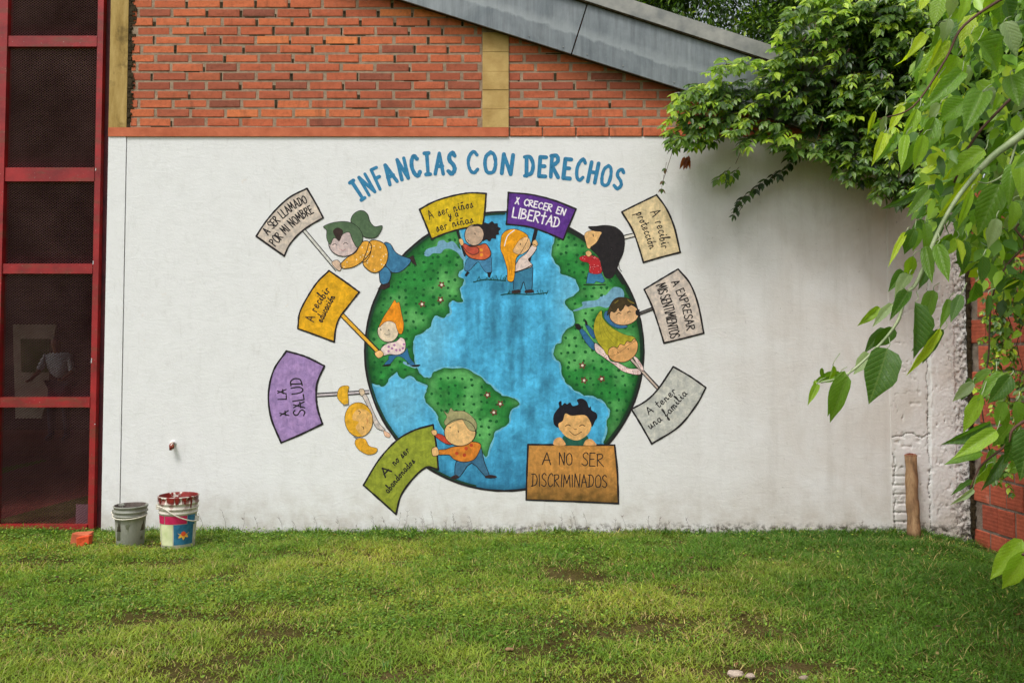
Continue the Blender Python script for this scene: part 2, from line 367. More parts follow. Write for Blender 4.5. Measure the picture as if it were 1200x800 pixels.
# ------------------------------------------------------------------ small numeric helpers
def vnoise(x, y, seed=0):
    x = np.asarray(x, float); y = np.asarray(y, float)
    xi = np.floor(x).astype(int); yi = np.floor(y).astype(int); fx = x - xi; fy = y - yi
    fx = fx * fx * (3 - 2 * fx); fy = fy * fy * (3 - 2 * fy)
    def h(a, b):
        n = (a * 374761393 + b * 668265263 + seed * 1442695041) & 0x7fffffff
        n = ((n ^ (n >> 13)) * 1274126177) & 0x7fffffff
        return ((n ^ (n >> 16)) & 0xffff) / 65535.0
    return (h(xi, yi) * (1 - fx) + h(xi + 1, yi) * fx) * (1 - fy) + (h(xi, yi + 1) * (1 - fx) + h(xi + 1, yi + 1) * fx) * fy
def fbm(x, y, seed=0, o=4):
    s = 0; a = .5
    for i in range(o): s = s + a * vnoise(np.asarray(x) * 2 ** i, np.asarray(y) * 2 ** i, seed + i); a *= .5
    return s / (1 - .5 ** o)
def catmull(pts, n=5, closed=False):
    p = [Vector(q) for q in pts]; m = len(p); out = []
    if m < 3 and not closed: return p
    rngi = range(m) if closed else range(m - 1)
    for i in rngi:
        if closed: a, b, c, d = p[(i - 1) % m], p[i], p[(i + 1) % m], p[(i + 2) % m]
        else:
            b, c = p[i], p[i + 1]; a = p[i - 1] if i else b * 2 - c; d = p[i + 2] if i + 2 < m else c * 2 - b
        for j in range(n):
            t = j / n
            out.append(.5 * ((2 * b) + (c - a) * t + (2 * a - 5 * b + 4 * c - d) * t * t + (3 * b - a - 3 * c + d) * t ** 3))
    if not closed: out.append(p[-1])
    return out
# ================================================================== SETTING
gs = 150
gv = []
xs = np.concatenate([[-300, -60, -20], np.linspace(-9, 8, 171), [20, 60, 300]])
ys = np.concatenate([[-300, -60, -20], np.linspace(-7.5, .1, 77), [20, 60, 300]])
for y in ys:
    for x in xs:
        inside = -9 <= x <= 8 and -7.5 <= y <= .1
        gv.append((x, y, (fbm(x * 1.3, y * 1.3, 3) - .5) * .05 - .004 - .08 * min(max((x - 3.2) / .35, 0), 1) if inside else -.03))
nx = len(xs)
mesh('ground', gv, [(j * nx + i, j * nx + i + 1, (j + 1) * nx + i + 1, (j + 1) * nx + i) for j in range(len(ys) - 1) for i in range(nx - 1)], M['soil'], None, True)['kind'] = 'structure'
def gz(x, y): return (fbm(np.asarray(x) * 1.3, np.asarray(y) * 1.3, 3) - .5) * .05 - .004 - .08 * np.clip((np.asarray(x) - 3.2) / .35, 0, 1)

# ================================================================== THE PAINTED BUILDING
bld = empty('brick_building', (0, 0, 0), 'brick building end wall, white plaster below with a painted globe mural, sloping grey roof', 'building')
XL, XR = P(123, 400).x, 3.62                 # ends of the plastered wall
ZT = P(600, 160.5).z                         # top of the plaster
ZL = P(600, 150).z                           # top of the terracotta course
XC = P(146, 300).x                           # right side of the corner column
XP0, XP1 = P(565, 90).x, P(596, 90).x        # ochre pilaster
XPIL = P(1087, 400).x                        # rough pier at the right end

# plaster: smooth part with thin relief, joint at the corner column
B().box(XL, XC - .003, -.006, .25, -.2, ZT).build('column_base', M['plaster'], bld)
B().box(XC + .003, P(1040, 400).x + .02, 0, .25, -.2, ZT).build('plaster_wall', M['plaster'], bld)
# rough pier and broken render, as relief
n1, n2 = 110, 420
Vp, cells = [], []
x0, x1 = P(1040, 400).x, XR
for j in range(n2 + 1):
    for i in range(n1 + 1):
        x = x0 + (x1 - x0) * i / n1; z = -.2 + (ZT + .2) * j / n2
        Vp.append((x, z))
A = np.array(Vp); x, z = A[:, 0], A[:, 1]
edge = XPIL + .02 * (fbm(z * 3, z * 0, 5) - .5) * 2
up = np.clip((x - edge) / .012, 0, 1)
rel = (fbm(x * 30, z * 30, 11, 5) - .5) * .009 + (fbm(x * 90, z * 90, 12, 3) - .5) * .006
pit = np.clip((vnoise(x * 30, z * 30, 21) - .80) * 8, 0, 1) * .010 * (vnoise(x * 4, z * 3, 8) > .45)
crk = np.clip(1 - np.abs(fbm(x * 5, z * 5, 31, 5) - .5) / .006, 0, 1) * .006
# two ragged outlines of lost render, with the courses showing through
gx0, gx1 = P(1048, 580).x, P(1060, 580).x
lost = ((x > gx0 - .01) & (x < gx1 + .03) & (z < P(1050, 548).z + .02 * np.sin(x * 90)))
course = np.abs(((z / .072) % 1) - .5) > .40
low = np.where(lost, np.where(course, .008, .001), 0)
wv_ = (fbm(z * 9, z * 0 + 3, 61, 4) - .5) * .07; wh_ = (fbm(x * 12, x * 0 + 5, 63, 4) - .5) * .09; rim = (np.abs(x - (P(1048, 580).x + wv_)) < .0045) & (z < P(1050, 530).z)
rim2 = (np.abs(z - (P(1060, 508).z + wh_)) < .005) & (x > P(1045, 500).x) & (x < P(1090, 500).x)
rim3 = (np.abs(x - (P(1087, 450).x + wv_ * .7)) < .004) & (z < P(1087, 400).z)
low = low + rim * .010 + rim2 * .010 + rim3 * .009
chip = np.clip((x - (P(1119, 450).x - .022 * fbm(z * 26, z * 0, 9, 4))) / .006, 0, 1) * np.clip((fbm(z * 30, x * 30, 4, 4) - .42) * 9, 0, 1) * .008
y = -(.003 + up * .010 + rel * (0.25 + .35 * up)) + pit * .6 + crk + low + chip
y = np.where(x < x0 + .01, .004, y)
g1 = n1 + 1
Fp = np.array([(j * g1 + i, j * g1 + i + 1, (j + 1) * g1 + i + 1, (j + 1) * g1 + i) for j in range(n2) for i in range(n1)])
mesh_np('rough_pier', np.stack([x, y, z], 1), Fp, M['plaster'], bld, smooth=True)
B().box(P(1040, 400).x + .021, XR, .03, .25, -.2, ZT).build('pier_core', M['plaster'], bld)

# terracotta course, backing mortar, bricks
XB1 = P(1125, 150).x
B().box(XL, P(596, 155).x, -.014, .2, ZT + .001, ZL).build('painted_ledge', M['terracotta_paint'], bld)
TOPZ = 6.6
fz = lambda x: 0
Vb, Fb = hexa([(XC, ZL + .001), (P(1000, 152).x, ZL + .001), (P(1000, 152).x, ZL + .1), (P(470, 0).x, P(470, -6).z), (P(300, -60).x, P(300, -60).z), (XC, P(300, -60).z)], .0035, .22)
mesh('mortar', Vb, Fb, M['mortar'], bld)
B().box(P(596, 155).x, XB1, .012, .2, ZT + .001, ZL + .002).build('ledge_mortar', M['mortar'], bld)
# dark mouldy seam between corner column and the bricks
sm = B(); zz = ZL
while zz < P(150, -60).z:
    w = .02 + .045 * random.random() ** 1.5; hh_ = random.uniform(.006, .03); sm.box(XC + .001, XC + w, -.003 - .008 * random.random(), .02, zz, zz + hh_); zz += hh_ + .0006
sm.build('mouldy_seam', M['dark_seam'], bld)
B().box(XL - .0, XC, -.010, .25, ZL + .001, P(100, -70).z).build('corner_column', M['ochre'], bld)
pz = P(580, 35).z
pb = B(); 
zc = ZL + .002
for h in (.15, .155, .15, .16, .16): pb.box(XP0 + .004, XP1, -.012 - .004 * random.random(), .1, zc, zc + h - .003); zc += h
pb.build('pilaster', M['ochre_light'], bld)

def brickmesh(L, H, D, seed, name='brick'):
    r = random.Random(seed); j = lambda s: r.uniform(-s, s); c = .0025
    o = [(-L / 2, -H / 2), (L / 2, -H / 2), (L / 2, H / 2), (-L / 2, H / 2)]
    V = [(x + j(.0025), D, z + j(.0015)) for x, z in o] + [(x + j(.0025), c + .002, z + j(.0018)) for x, z in o]
    mids = []
    for (x, z), (sx, sz) in zip(o, ((1, 1), (-1, 1), (-1, -1), (1, -1))):
        mids.append((x + sx * (c + abs(j(.004))), j(.0015), z + sz * (c * .7 + abs(j(.0022)))))
    V += mids + [(j(.03), j(.002), j(.005))]
    Fs = [(8, 9, 12), (9, 10, 12), (10, 11, 12), (11, 8, 12)]
    for i in range(4):
        n = (i + 1) % 4; Fs += [(4 + i, 4 + n, 8 + n, 8 + i), (i, n, 4 + n, 4 + i)]
    me = bpy.data.meshes.new(name); me.from_pydata(V, [], Fs); me.materials.append(M['brick']); return me
BM = [brickmesh(.245, .0600, .1, s) for s in range(10)]
def put(me, name, loc, parent, sc=(1, 1, 1), rot=(0, 0, 0), color=None):
    o = bpy.data.objects.new(name, me); COL.objects.link(o); o.location = loc; o.scale = sc; o.rotation_euler = rot
    o.parent = parent
    if color: o.color = color
    return o
pitchz = .0744; nb = 0; hj = B()
for row in range(18):
    zc = ZL + .010 + pitchz * (row + .5)
    for sect, (a, b) in enumerate(((XC + .028, XP0 - .004), (XP1 + .006, P(1000, 140).x))):
        xx = a - (.0 if (row + sect) % 2 else .135) + random.uniform(-.02, .02) - (0.09 if sect == 0 else .04)
        while xx < b:
            L = .276 + random.uniform(-.008, .008)
            s0, s1 = max(xx + .012, a), min(xx + L - .012, b)
            xx += L
            if s1 - s0 < .03: continue
            px_mid = CX + s0 * 147
            lim = P(px_mid, 41 + (px_mid - 600) * .3185 - 30).z          # upper side of the fascia
            if zc > lim + .02: continue
            if zc > P(600, -30).z: continue
            if random.random() < .10 + .035 * row * (sect == 0) and s1 < b - .02: hj.box(s1 + .001, s1 + random.uniform(.012, .026), .0022, .0034, zc - .036, zc + random.uniform(-.01, .034))
            if random.random() < .12: hj.box(s0 + .1 * random.random(), s1 - .1 * random.random(), .0024, .0034, zc - .040, zc - .033)
            put(random.choice(BM), 'brick', ((s0 + s1) / 2, random.uniform(-.003, .002), zc + random.uniform(-.002, .002)), bld,
                ((s1 - s0) / .245, 1, random.uniform(.93, 1.05)), (0, random.uniform(-.006, .006), 0)); nb += 1
hj.build('open_joints', M['dark_seam'], bld)['kind'] = 'stuff'
xx = P(597, 155).x
while xx < P(985, 155).x:
    L = .268; put(random.choice(BM), 'brick', (xx + L / 2, -.012, (ZT + ZL) / 2 + .002), bld, (.255 / .245, 1, .064 / .056)); xx += L; nb += 1
print('bricks', nb)

# roof edge: overlapping zinc fascia sheets, cap strip, sheet roof behind
def fl(px): return 41 + (px - 600) * .3185          # lower line of the fascia
def fu(px): return (px - 690) * .322 + .5             # upper line
YF = -.10
def slab(pts, y0, y1, name, mat, parent=bld):
    q = [(P(a, b, y0).x, P(a, b, y0).z) for a, b in pts]
    return mesh(name, *hexa(q, y0, y1), mat, parent)
slab([(300, fl(300)), (669, fl(669)), (689, fu(689)), (320, fu(320))], YF, YF + .02, 'fascia_sheet', M['zinc'])
slab([(670.5, fl(670.5)), (985, fl(985)), (985, fu(985)), (690.5, fu(690.5))], YF - .004, YF + .016, 'fascia_sheet', M['zinc'])
slab([(300, fl(300) + 1.6), (985, fl(985) + 1.6), (985, fl(985) - 2), (300, fl(300) - 2)], YF + .022, YF + .05, 'fascia_shadow_line', M['dark_seam'])  # dark strip painted as the shadow line under the fascia
slab([(330, fu(330) + 1.5), (984, fu(984) + 1.5), (984, fu(984) - 16), (330, fu(330) - 19)], YF - .035, YF + .03, 'cap_strip', M['zinc_cap'])
slab([(330, fu(330) + 3.4), (983, fu(983) + 3.4), (983, fu(983) + .2), (330, fu(330) + .2)], YF - .030, YF + .0, 'cap_fold', M['dark_seam'])
for px in (620, 660, 688, 730, 790, 830):
    b_ = P(px, fl(px) - 5, YF - .004); B().tube([b_, b_ + Vector((0, -.005, 0))], .005, 8).build('rivet', M['zinc_cap'], bld)
def roofq(px): q = P(px, fu(px) - 16, YF); return q.x, q.z
(xa, za), (xb, zb) = roofq(330), roofq(985)
V = []
for yy in (YF, 2.6):
    for t in range(61):
        xk = xa + (xb - xa) * t / 60; V.append((xk, yy, za + (zb - za) * t / 60 + .012 * math.sin(t * 2.6)))
mesh('roof_sheet', V, [(i, i + 1, i + 62, i + 61) for i in range(60)], M['zinc_cap'], bld)
B().box(P(-40, 400).x, XR, 2.6, 2.8, -.2, ZL).build('rear_wall', M['mortar_wall'], bld)

# ================================================================== MURAL (flat paint on the plaster)
def zf(x0, y0, s): return lambda pts: [(x0 + a / s, y0 + b / s) for a, b in pts]
zA = zf(280, 200, 5.333); zB = zf(480, 200, 5.333); zC = zf(640, 200, 5.333); zD = zf(280, 310, 5.333); zE = zf(640, 310, 5.333)
zF = zf(300, 400, 5.333); zG = zf(410, 460, 5.333); zH = zf(580, 440, 5.333); zI = zf(720, 410, 6.67)
z3 = zf(420, 250, 4); z4 = zf(570, 250, 4); z5 = zf(420, 400, 4); z6 = zf(570, 400, 4)
LAY = lambda l: -(.0014 + .00012 * l)
def inpoly(x, y, poly):
    x = np.asarray(x, float); y = np.asarray(y, float); c = np.zeros(x.shape, bool); n = len(poly)
    for i in range(n):
        x1, y1 = poly[i][0], poly[i][1]; x2, y2 = poly[(i + 1) % n][0], poly[(i + 1) % n][1]
        if y1 == y2: continue
        c ^= ((y1 > y) != (y2 > y)) & (x < (x2 - x1) * (y - y1) / (y2 - y1) + x1)
    return c
def pdist(x, y, poly):
    d = np.full(np.shape(x), 1e9); n = len(poly)
    for i in range(n):
        a = np.array(poly[i][:2], float); b = np.array(poly[(i + 1) % n][:2], float); ab = b - a; L = (ab ** 2).sum()
        if L < 1e-9: continue
        t = np.clip(((x - a[0]) * ab[0] + (y - a[1]) * ab[1]) / L, 0, 1)
        d = np.minimum(d, np.hypot(x - a[0] - t * ab[0], y - a[1] - t * ab[1]))
    return d
class Paint:
    def __init__(s): s.V = []; s.F = []; s.C = []; s.k = 0
    def _v(s, x, y, l, c): q = P(x, y, LAY(l)); s.V.append((q.x, q.y, q.z)); s.C.append(c); return len(s.V) - 1
    def fill(s, poly, col, l, grid=0, shade=None):
        poly = [tuple(p[:2]) for p in poly]; pts = list(poly); n = len(poly)
        if grid:
            xs_ = np.arange(min(p[0] for p in poly), max(p[0] for p in poly), grid); ys_ = np.arange(min(p[1] for p in poly), max(p[1] for p in poly), grid)
            gx, gy = np.meshgrid(xs_, ys_); gx = gx.ravel(); gy = gy.ravel()
            ok = inpoly(gx, gy, poly); gx, gy = gx[ok], gy[ok]; ok = pdist(gx, gy, poly) > grid * .45
            pts += list(zip(gx[ok].tolist(), gy[ok].tolist()))
        r = delaunay_2d_cdt([Vector(p) for p in pts], [], [list(range(n))], 1, 1e-5)
        vs_, fs_ = r[0], r[2]
        X = np.array([v[0] for v in vs_]); Y = np.array([v[1] for v in vs_])
        c = np.tile(np.array(col[:3]), (len(X), 1))
        if shade is not None: c = shade(X, Y, c, poly)
        b = len(s.V)
        for i in range(len(X)): s._v(X[i], Y[i], l, (*c[i], 1))
        for f in fs_:
            a = [(X[i], Y[i]) for i in f]
            ar = sum(a[i][0] * a[(i + 1) % len(a)][1] - a[(i + 1) % len(a)][0] * a[i][1] for i in range(len(a)))
            f = list(f) if ar < 0 else list(f)[::-1]
            s.F.append(tuple(b + i for i in f[::-1])) if False else s.F.append(tuple(b + i for i in f))
        return s
    def stroke(s, pts, w, col, l, closed=False, smooth=False, jit=.12):
        p = [Vector(q[:2]) for q in pts]
        if smooth: p = [Vector(q[:2]) for q in catmull([(*q, 0) for q in p], 5, closed)]
        q = [p[0]]
        for a in p[1:]:
            if (a - q[-1]).length > .05: q.append(a)
        p = q; n = len(p)
        if n < 2: return s
        if not closed and n > 2:
            for i in range(1, n - 1):
                if (p[i] - p[i - 1]).normalized().dot((p[i + 1] - p[i]).normalized()) < .55:
                    s.stroke(p[:i + 1], w, col, l, jit=jit); s.stroke(p[i:], w, col, l, jit=jit); return s
        s.k = (s.k + 1) % 12; lz = l + s.k * .05
        c = (*col[:3], 1); ws = [w * (1 + random.uniform(-jit, jit)) for _ in p]; idx = []
        for i in range(n):
            if closed: a, b = p[i - 1], p[(i + 1) % n]
            else: a, b = p[max(i - 1, 0)], p[min(i + 1, n - 1)]
            t = (b - a).normalized(); nm = Vector((-t.y, t.x)); k_ = 1.0
            if 0 < i < n - 1 or closed:
                d1 = (p[i] - a).normalized(); k_ = 1 / max(.45, abs(nm.dot(Vector((-d1.y, d1.x)))))
            e = nm * ws[i] * .5 * k_
            lz2 = lz + .04 * i / n; idx.append((s._v(*(p[i] + e), lz2, c), s._v(*(p[i] - e), lz2, c)))
        for i in range(n if closed else n - 1):
            a, b = idx[i], idx[(i + 1) % n]; s.F.append((a[0], b[0], b[1], a[1]))
        if not closed:
            for end, o_ in ((0, 1), (n - 1, n - 2)):
                d = (p[end] - p[o_]).normalized(); r_ = ws[end] * .5; nm = Vector((-d.y, d.x)); ring = []
                for j in range(6):
                    a = math.pi * j / 5; v_ = p[end] + nm * math.cos(a) * r_ + d * math.sin(a) * r_; ring.append(s._v(*v_, lz - .02 + (.07 if end else 0), c))
                s.F.append(tuple(ring))
        return s
    def blob(s, x, y, rx, ry, col, l, rot=0, n=18, jit=0): 
        return s.fill(ell(x, y, rx, ry, rot, n, jit), col, l)
    def build(s, name, parent, mat='paint', label=None):
        o = mesh(name, s.V, s.F, M[mat], parent, False, s.C)
        if label: o['label'] = label
        return o
def ell(x, y, rx, ry, rot=0, n=22, jit=0):
    ca, sa = math.cos(R(rot)), math.sin(R(rot)); out = []
    for i in range(n):
        a = 2 * math.pi * i / n; k_ = 1 + random.uniform(-jit, jit); u, v = rx * k_ * math.cos(a), ry * k_ * math.sin(a)
        out.append((x + u * ca - v * sa, y + u * sa + v * ca))
    return out
def sm(pts, n=5): return [tuple(v[:2]) for v in catmull([(*p, 0) for p in pts], n, True)]
def smo(pts, n=5): return [tuple(v[:2]) for v in catmull([(*p, 0) for p in pts], n, False)]
BLK = lin(34, 30, 32)

# ---- hand lettering: each glyph is a set of strokes (s = curved, p = straight), cap height 1
GL = {
'A': (.62, ['p', (0, 0), (.3, 1), (.6, 0)], ['p', (.08, .36), (.54, .38)]),
'B': (.55, ['p', (0, 0), (0, 1)], ['s', (-.05, 1), (.3, .98), (.38, .78), (.02, .54)], ['s', (.02, .54), (.4, .5), (.46, .18), (-.05, 0)]),
'C': (.55, ['s', (.5, .84), (.32, 1), (.08, .8), (0, .45), (.12, .1), (.32, 0), (.52, .16)]),
'D': (.58, ['p', (.06, 0), (.06, 1)], ['s', (-.08, .98), (.3, .98), (.52, .6), (.4, .15), (-.08, .0)]),
'E': (.48, ['p', (.44, 1), (.02, 1), (.0, 0), (.46, 0)], ['p', (.02, .52), (.36, .53)]),
'F': (.46, ['p', (.46, 1), (.02, 1), (.0, 0)], ['p', (.02, .54), (.36, .55)]),
'H': (.56, ['p', (0, 0), (.02, 1)], ['p', (.5, 0), (.52, 1)], ['p', (0, .5), (.5, .52)]),
'I': (.14, ['p', (.07, 0), (.07, 1)]),
'i1': (.36, ['p', (.18, 0), (.18, 1)], ['p', (.0, 1), (.34, 1)], ['p', (.02, 0), (.34, 0)]),
'L': (.44, ['p', (0, 1), (0, 0), (.44, 0)]),
'M': (.74, ['p', (0, 0), (.08, 1), (.36, .3), (.62, 1), (.72, 0)]),
'N': (.58, ['p', (0, 0), (.02, 1), (.5, 0), (.54, 1)]),
'O': (.6, ['s', (.3, 1), (.06, .8), (0, .45), (.1, .08), (.3, 0), (.52, .1), (.6, .5), (.5, .88), (.3, 1)]),
'P': (.5, ['p', (0, 0), (0, 1)], ['s', (-.06, .98), (.34, 1), (.44, .72), (.02, .48)]),
'R': (.54, ['p', (0, 0), (0, 1)], ['s', (-.06, .98), (.34, 1), (.42, .74), (.02, .5)], ['p', (.06, .5), (.52, 0)]),
'S': (.5, ['s', (.46, .86), (.28, 1), (.06, .84), (.1, .62), (.38, .42), (.48, .2), (.28, 0), (.0, .12)]),
'T': (.54, ['p', (.0, 1), (.54, 1)], ['p', (.27, 1), (.27, 0)]),
't1': (.5, ['p', (.0, .72), (.5, .76)], ['p', (.26, 1.1), (.25, 0)]),
'U': (.54, ['s', (0, 1), (.02, .3), (.2, 0), (.42, .1), (.52, .4), (.52, 1)]),
'X': (.5, ['p', (0, 0), (.36, 1)], ['p', (.04, .96), (.48, .0)]),
'x1': (.54, ['p', (0, 0), (.34, 1)], ['p', (.1, 1), (.52, .0)], ['p', (.05, .36), (.5, .4)]),
'a': (.46, ['s', (.38, .42), (.2, .52), (.02, .26), (.16, .0), (.36, .2), (.39, .46)], ['s', (.38, .44), (.38, .1), (.48, .06)]),
'b': (.42, ['s', (.0, .25), (.16, 1), (.06, 1.0), (.03, .1), (.2, 0), (.36, .22), (.22, .46), (.06, .3)]),
'c': (.36, ['s', (.34, .44), (.16, .5), (.02, .24), (.16, 0), (.38, .12)]),
'd': (.46, ['s', (.36, .42), (.18, .5), (.02, .24), (.16, .0), (.34, .2), (.42, 1.0)], ['s', (.4, .7), (.37, .08), (.48, .06)]),
'e': (.4, ['s', (.04, .22), (.3, .3), (.28, .5), (.1, .46), (.03, .2), (.16, 0), (.4, .14)]),
'f': (.34, ['s', (.0, .2), (.22, .7), (.26, 1.05), (.14, 1.0), (.10, .3), (.06, -.45), (-.06, -.3), (.12, .06), (.36, .2)]),
'i': (.22, ['s', (.0, .24), (.09, .5), (.09, .1), (.24, .1)], ['p', (.12, .74), (.13, .78)]),
'l': (.26, ['s', (.0, .2), (.2, .8), (.12, 1.05), (.06, .7), (.08, .1), (.28, .1)]),
'm': (.68, ['p', (.03, 0), (.06, .48)], ['s', (.05, .3), (.2, .5), (.28, .3), (.27, 0)], ['s', (.28, .3), (.44, .5), (.52, .3), (.52, .04), (.68, .1)]),
'n': (.46, ['p', (.03, 0), (.06, .48)], ['s', (.05, .3), (.22, .5), (.32, .3), (.31, .04), (.48, .1)]),
'o': (.42, ['s', (.2, .5), (.02, .28), (.14, 0), (.34, .2), (.22, .5), (.3, .46), (.44, .44)]),
'p': (.42, ['s', (.0, .3), (.1, .52), (.04, -.45)], ['s', (.06, .3), (.24, .52), (.36, .26), (.2, 0), (.06, .1)]),
'r': (.34, ['p', (.04, 0), (.08, .46)], ['s', (.06, .34), (.16, .5), (.32, .42)]),
's': (.34, ['s', (.0, .06), (.2, .52), (.26, .2), (.12, 0), (.0, .06)], ['s', (.2, .1), (.36, .1)]),
't': (.32, ['s', (.14, .9), (.1, .1), (.22, 0), (.34, .12)], ['p', (-.02, .56), (.32, .62)]),
'u': (.46, ['s', (.03, .48), (.04, .1), (.18, 0), (.34, .3), (.36, .48)], ['s', (.36, .4), (.36, .06), (.48, .1)]),
'y': (.42, ['s', (.03, .48), (.06, .16), (.2, .1), (.34, .46)], ['s', (.35, .48), (.3, -.2), (.16, -.45), (.04, -.3), (.4, .1)]),
}
ACC = {'ñ': 'n', 'ó': 'o'}
def glyphs(text):
    out = []; i = 0
    while i < len(text):
        ch = text[i]
        if ch == '\\': out.append(text[i + 1:i + 3]); i += 3; continue
        out.append(ch); i += 1
    return out
def layout(text, curve, h, gap=.16, space=.5):
    cv = smo(curve, 12) if len(curve) > 2 else [tuple(c_) for c_ in curve]
    L = [0]
    for a, b in zip(cv, cv[1:]): L.append(L[-1] + math.hypot(b[0] - a[0], b[1] - a[1]))
    def at(s_):
        s_ = min(max(s_, 0), L[-1] - 1e-6)
        for i in range(len(L) - 1):
            if L[i + 1] >= s_:
                t = (s_ - L[i]) / (L[i + 1] - L[i]); a, b = cv[i], cv[i + 1]
                return (a[0] + (b[0] - a[0]) * t, a[1] + (b[1] - a[1]) * t), math.atan2(b[1] - a[1], b[0] - a[0])
    gl = glyphs(text); adv = []
    for g in gl:
        if g == ' ': adv.append(space)
        else: adv.append(GL[ACC.get(g, g)][0] + gap)
    tot = sum(adv) - gap; sx = L[-1] / tot; s_ = 0; out = []
    for g, a in zip(gl, adv):
        if g != ' ':
            w = GL[ACC.get(g, g)][0]; (ox, oy), an = at((s_ + w / 2) * sx)
            an += random.uniform(-.05, .05); hh = h * random.uniform(.95, 1.06)
            tx, ty = math.cos(an), math.sin(an); ux, uy = ty, -tx
            strokes = []
            for st in GL[ACC.get(g, g)][1:]:
                pts = [(ox + (p[0] - w / 2) * sx * tx + p[1] * hh * ux, oy + (p[0] - w / 2) * sx * ty + p[1] * hh * uy) for p in st[1:]]
                strokes.append((st[0] == 's', pts))
            if g in ACC:
                q = [(.1, .72), (.2, .8), (.28, .72), (.38, .8)] if g == 'ñ' else [(.2, .68), (.32, .9)]
                strokes.append((True, [(ox + (p[0] - w / 2) * sx * tx + p[1] * hh * ux, oy + (p[0] - w / 2) * sx * ty + p[1] * hh * uy) for p in q]))
            out.append(strokes)
        s_ += a
    return out
def write(pt, text, curve, h, w, col, l, **kw):
    for strokes in layout(text, curve, h, **kw):
        for s_, pts in strokes: pt.stroke(pts, w, col, l, smooth=s_ and len(pts) > 2)

# ---- title
title = Paint()
BLUE = lin(52, 124, 164)
GC = (591, 411.5); GR = 162.5
titles = [(r'\i1NFANC\i1AS', [(423, 234.5), (440, 224.5), (466, 212.5), (495, 205), (533, 203.5)]), ('CON', [(549, 202.5), (572, 202.5), (600, 204)]), ('DERECHOS', [(616, 206), (650, 207.5), (690, 213), (727, 222)])]
tl = None
for text, cv in titles:
    for strokes in layout(text, cv, 23.5, gap=.36):
        pt = Paint(); wdt = random.uniform(3.9, 4.9)
        for s_, pts in strokes: pt.stroke(pts, wdt, BLUE, 3, smooth=s_ and len(pts) > 2, jit=.1)
        pt.build('title_letter', bld, 'line')

# ---- globe
def sh_ocean(X, Y, c, poly):
    d = np.hypot(X - GC[0], Y - GC[1]) / GR
    n_ = fbm(X / 16, Y / 16, 41, 4); n2_ = fbm(X / 5, Y / 40, 43, 4)
    c = c * (0.52 + 1.05 * n_)[:, None]
    c = c * (0.70 + .62 * n2_)[:, None]
    light = np.exp(-((X - 470) ** 2 / 900 + (Y - 470) ** 2 / 1500)) + np.exp(-((X - 505) ** 2 / 600 + (Y - 395) ** 2 / 1600)) + np.exp(-((X - 668) ** 2 / 300 + (Y - 350) ** 2 / 2500))
    c = c + (np.array(lin(120, 196, 226)[:3]) - c) * np.clip(light * .6, 0, .7)[:, None]
    st = sum(np.exp(-((X - a) ** 2 / w ** 2 + (Y - b) ** 2 / h_ ** 2)) for a, b, w, h_ in ((548, 372, 4, 24), (560, 378, 3, 26), (578, 380, 3, 30), (602, 350, 7, 50), (598, 420, 4, 40), (585, 335, 10, 12), (640, 420, 5, 40), (612, 430, 3, 50)))
    c = c * (1 - .32 * np.clip(st * (0.5 + vnoise(X / 2, Y / 9, 3)), 0, 1))[:, None]
    low_ = np.clip((Y - 500) / 80, 0, 1); c = c + (np.array(lin(38, 104, 146)[:3]) - c) * (low_ * .65)[:, None]
    ed = np.clip((d - .95) / .05, 0, 1); c = c * (1 - .5 * ed)[:, None]
    return c
globe = Paint().fill(ell(*GC, GR, GR, 0, 140), lin(72, 166, 208), 0, 2.2, sh_ocean).build('painted_globe', bld, 'paint', 'round painted globe with blue oceans and green continents')
def cpt(a): return (GC[0] + (GR - .5) * math.cos(R(a)), GC[1] - (GR - .5) * math.sin(R(a)))
def arc(a0, a1, n=30): return [cpt(a0 + (a1 - a0) * i / n) for i in range(n + 1)]
na = z3([(470, 60), (480, 120), (478, 170), (490, 215), (497, 250), (470, 290), (490, 310), (495, 330), (475, 350), (480, 380), (490, 410), (470, 415), (440, 405), (425, 430), (430, 465), (410, 480), (390, 490), (360, 480), (345, 510), (330, 540), (300, 560), (265, 575), (255, 600), (258, 640), (262, 680)])
na += z5([(268, 105), (285, 148), (312, 170), (340, 165), (352, 148), (375, 132), (420, 125), (470, 123), (520, 135), (555, 155), (590, 180), (630, 215), (660, 240), (680, 255), (720, 265), (750, 280), (750, 300), (720, 315), (710, 340), (705, 375), (680, 400), (655, 415), (635, 430), (630, 460), (615, 500), (598, 540), (570, 510), (520, 490), (440, 470), (405, 420), (380, 380), (365, 340), (345, 310), (320, 285), (310, 260), (322, 225), (318, 207), (290, 192), (265, 178), (240, 162), (215, 172), (195, 165), (180, 140), (165, 155), (140, 175), (140, 190), (120, 208), (85, 205), (60, 195)])
na = smo(na, 3) + arc(194, 112, 40)
def wig(poly, amp=1.0, s=5):
    out = []
    for i, (x_, y_) in enumerate(poly):
        if math.hypot(x_ - GC[0], y_ - GC[1]) > GR - 3: out.append((x_, y_)); continue
        out.append((x_ + (float(vnoise(x_ / s, y_ / s, 1)) - .5) * 2 * amp, y_ + (float(vnoise(x_ / s, y_ / s, 2)) - .5) * 2 * amp))
    return out
eu = smo(z4([(320, 110), (318, 140), (308, 165), (307, 200), (320, 230), (345, 255), (350, 280), (385, 295), (410, 305), (430, 335), (430, 365), (405, 385), (385, 400), (365, 415), (375, 440), (398, 455), (410, 485), (410, 510), (400, 530), (370, 550), (355, 575), (350, 600), (325, 620), (312, 650), (320, 680), (345, 700), (350, 740), (362, 772)]) +
         z6([(372, 190), (395, 212), (425, 235), (460, 250), (510, 260), (545, 280), (570, 305), (580, 335), (570, 360), (565, 400), (562, 430), (545, 470)]), 3) + arc(-43, 70, 50)
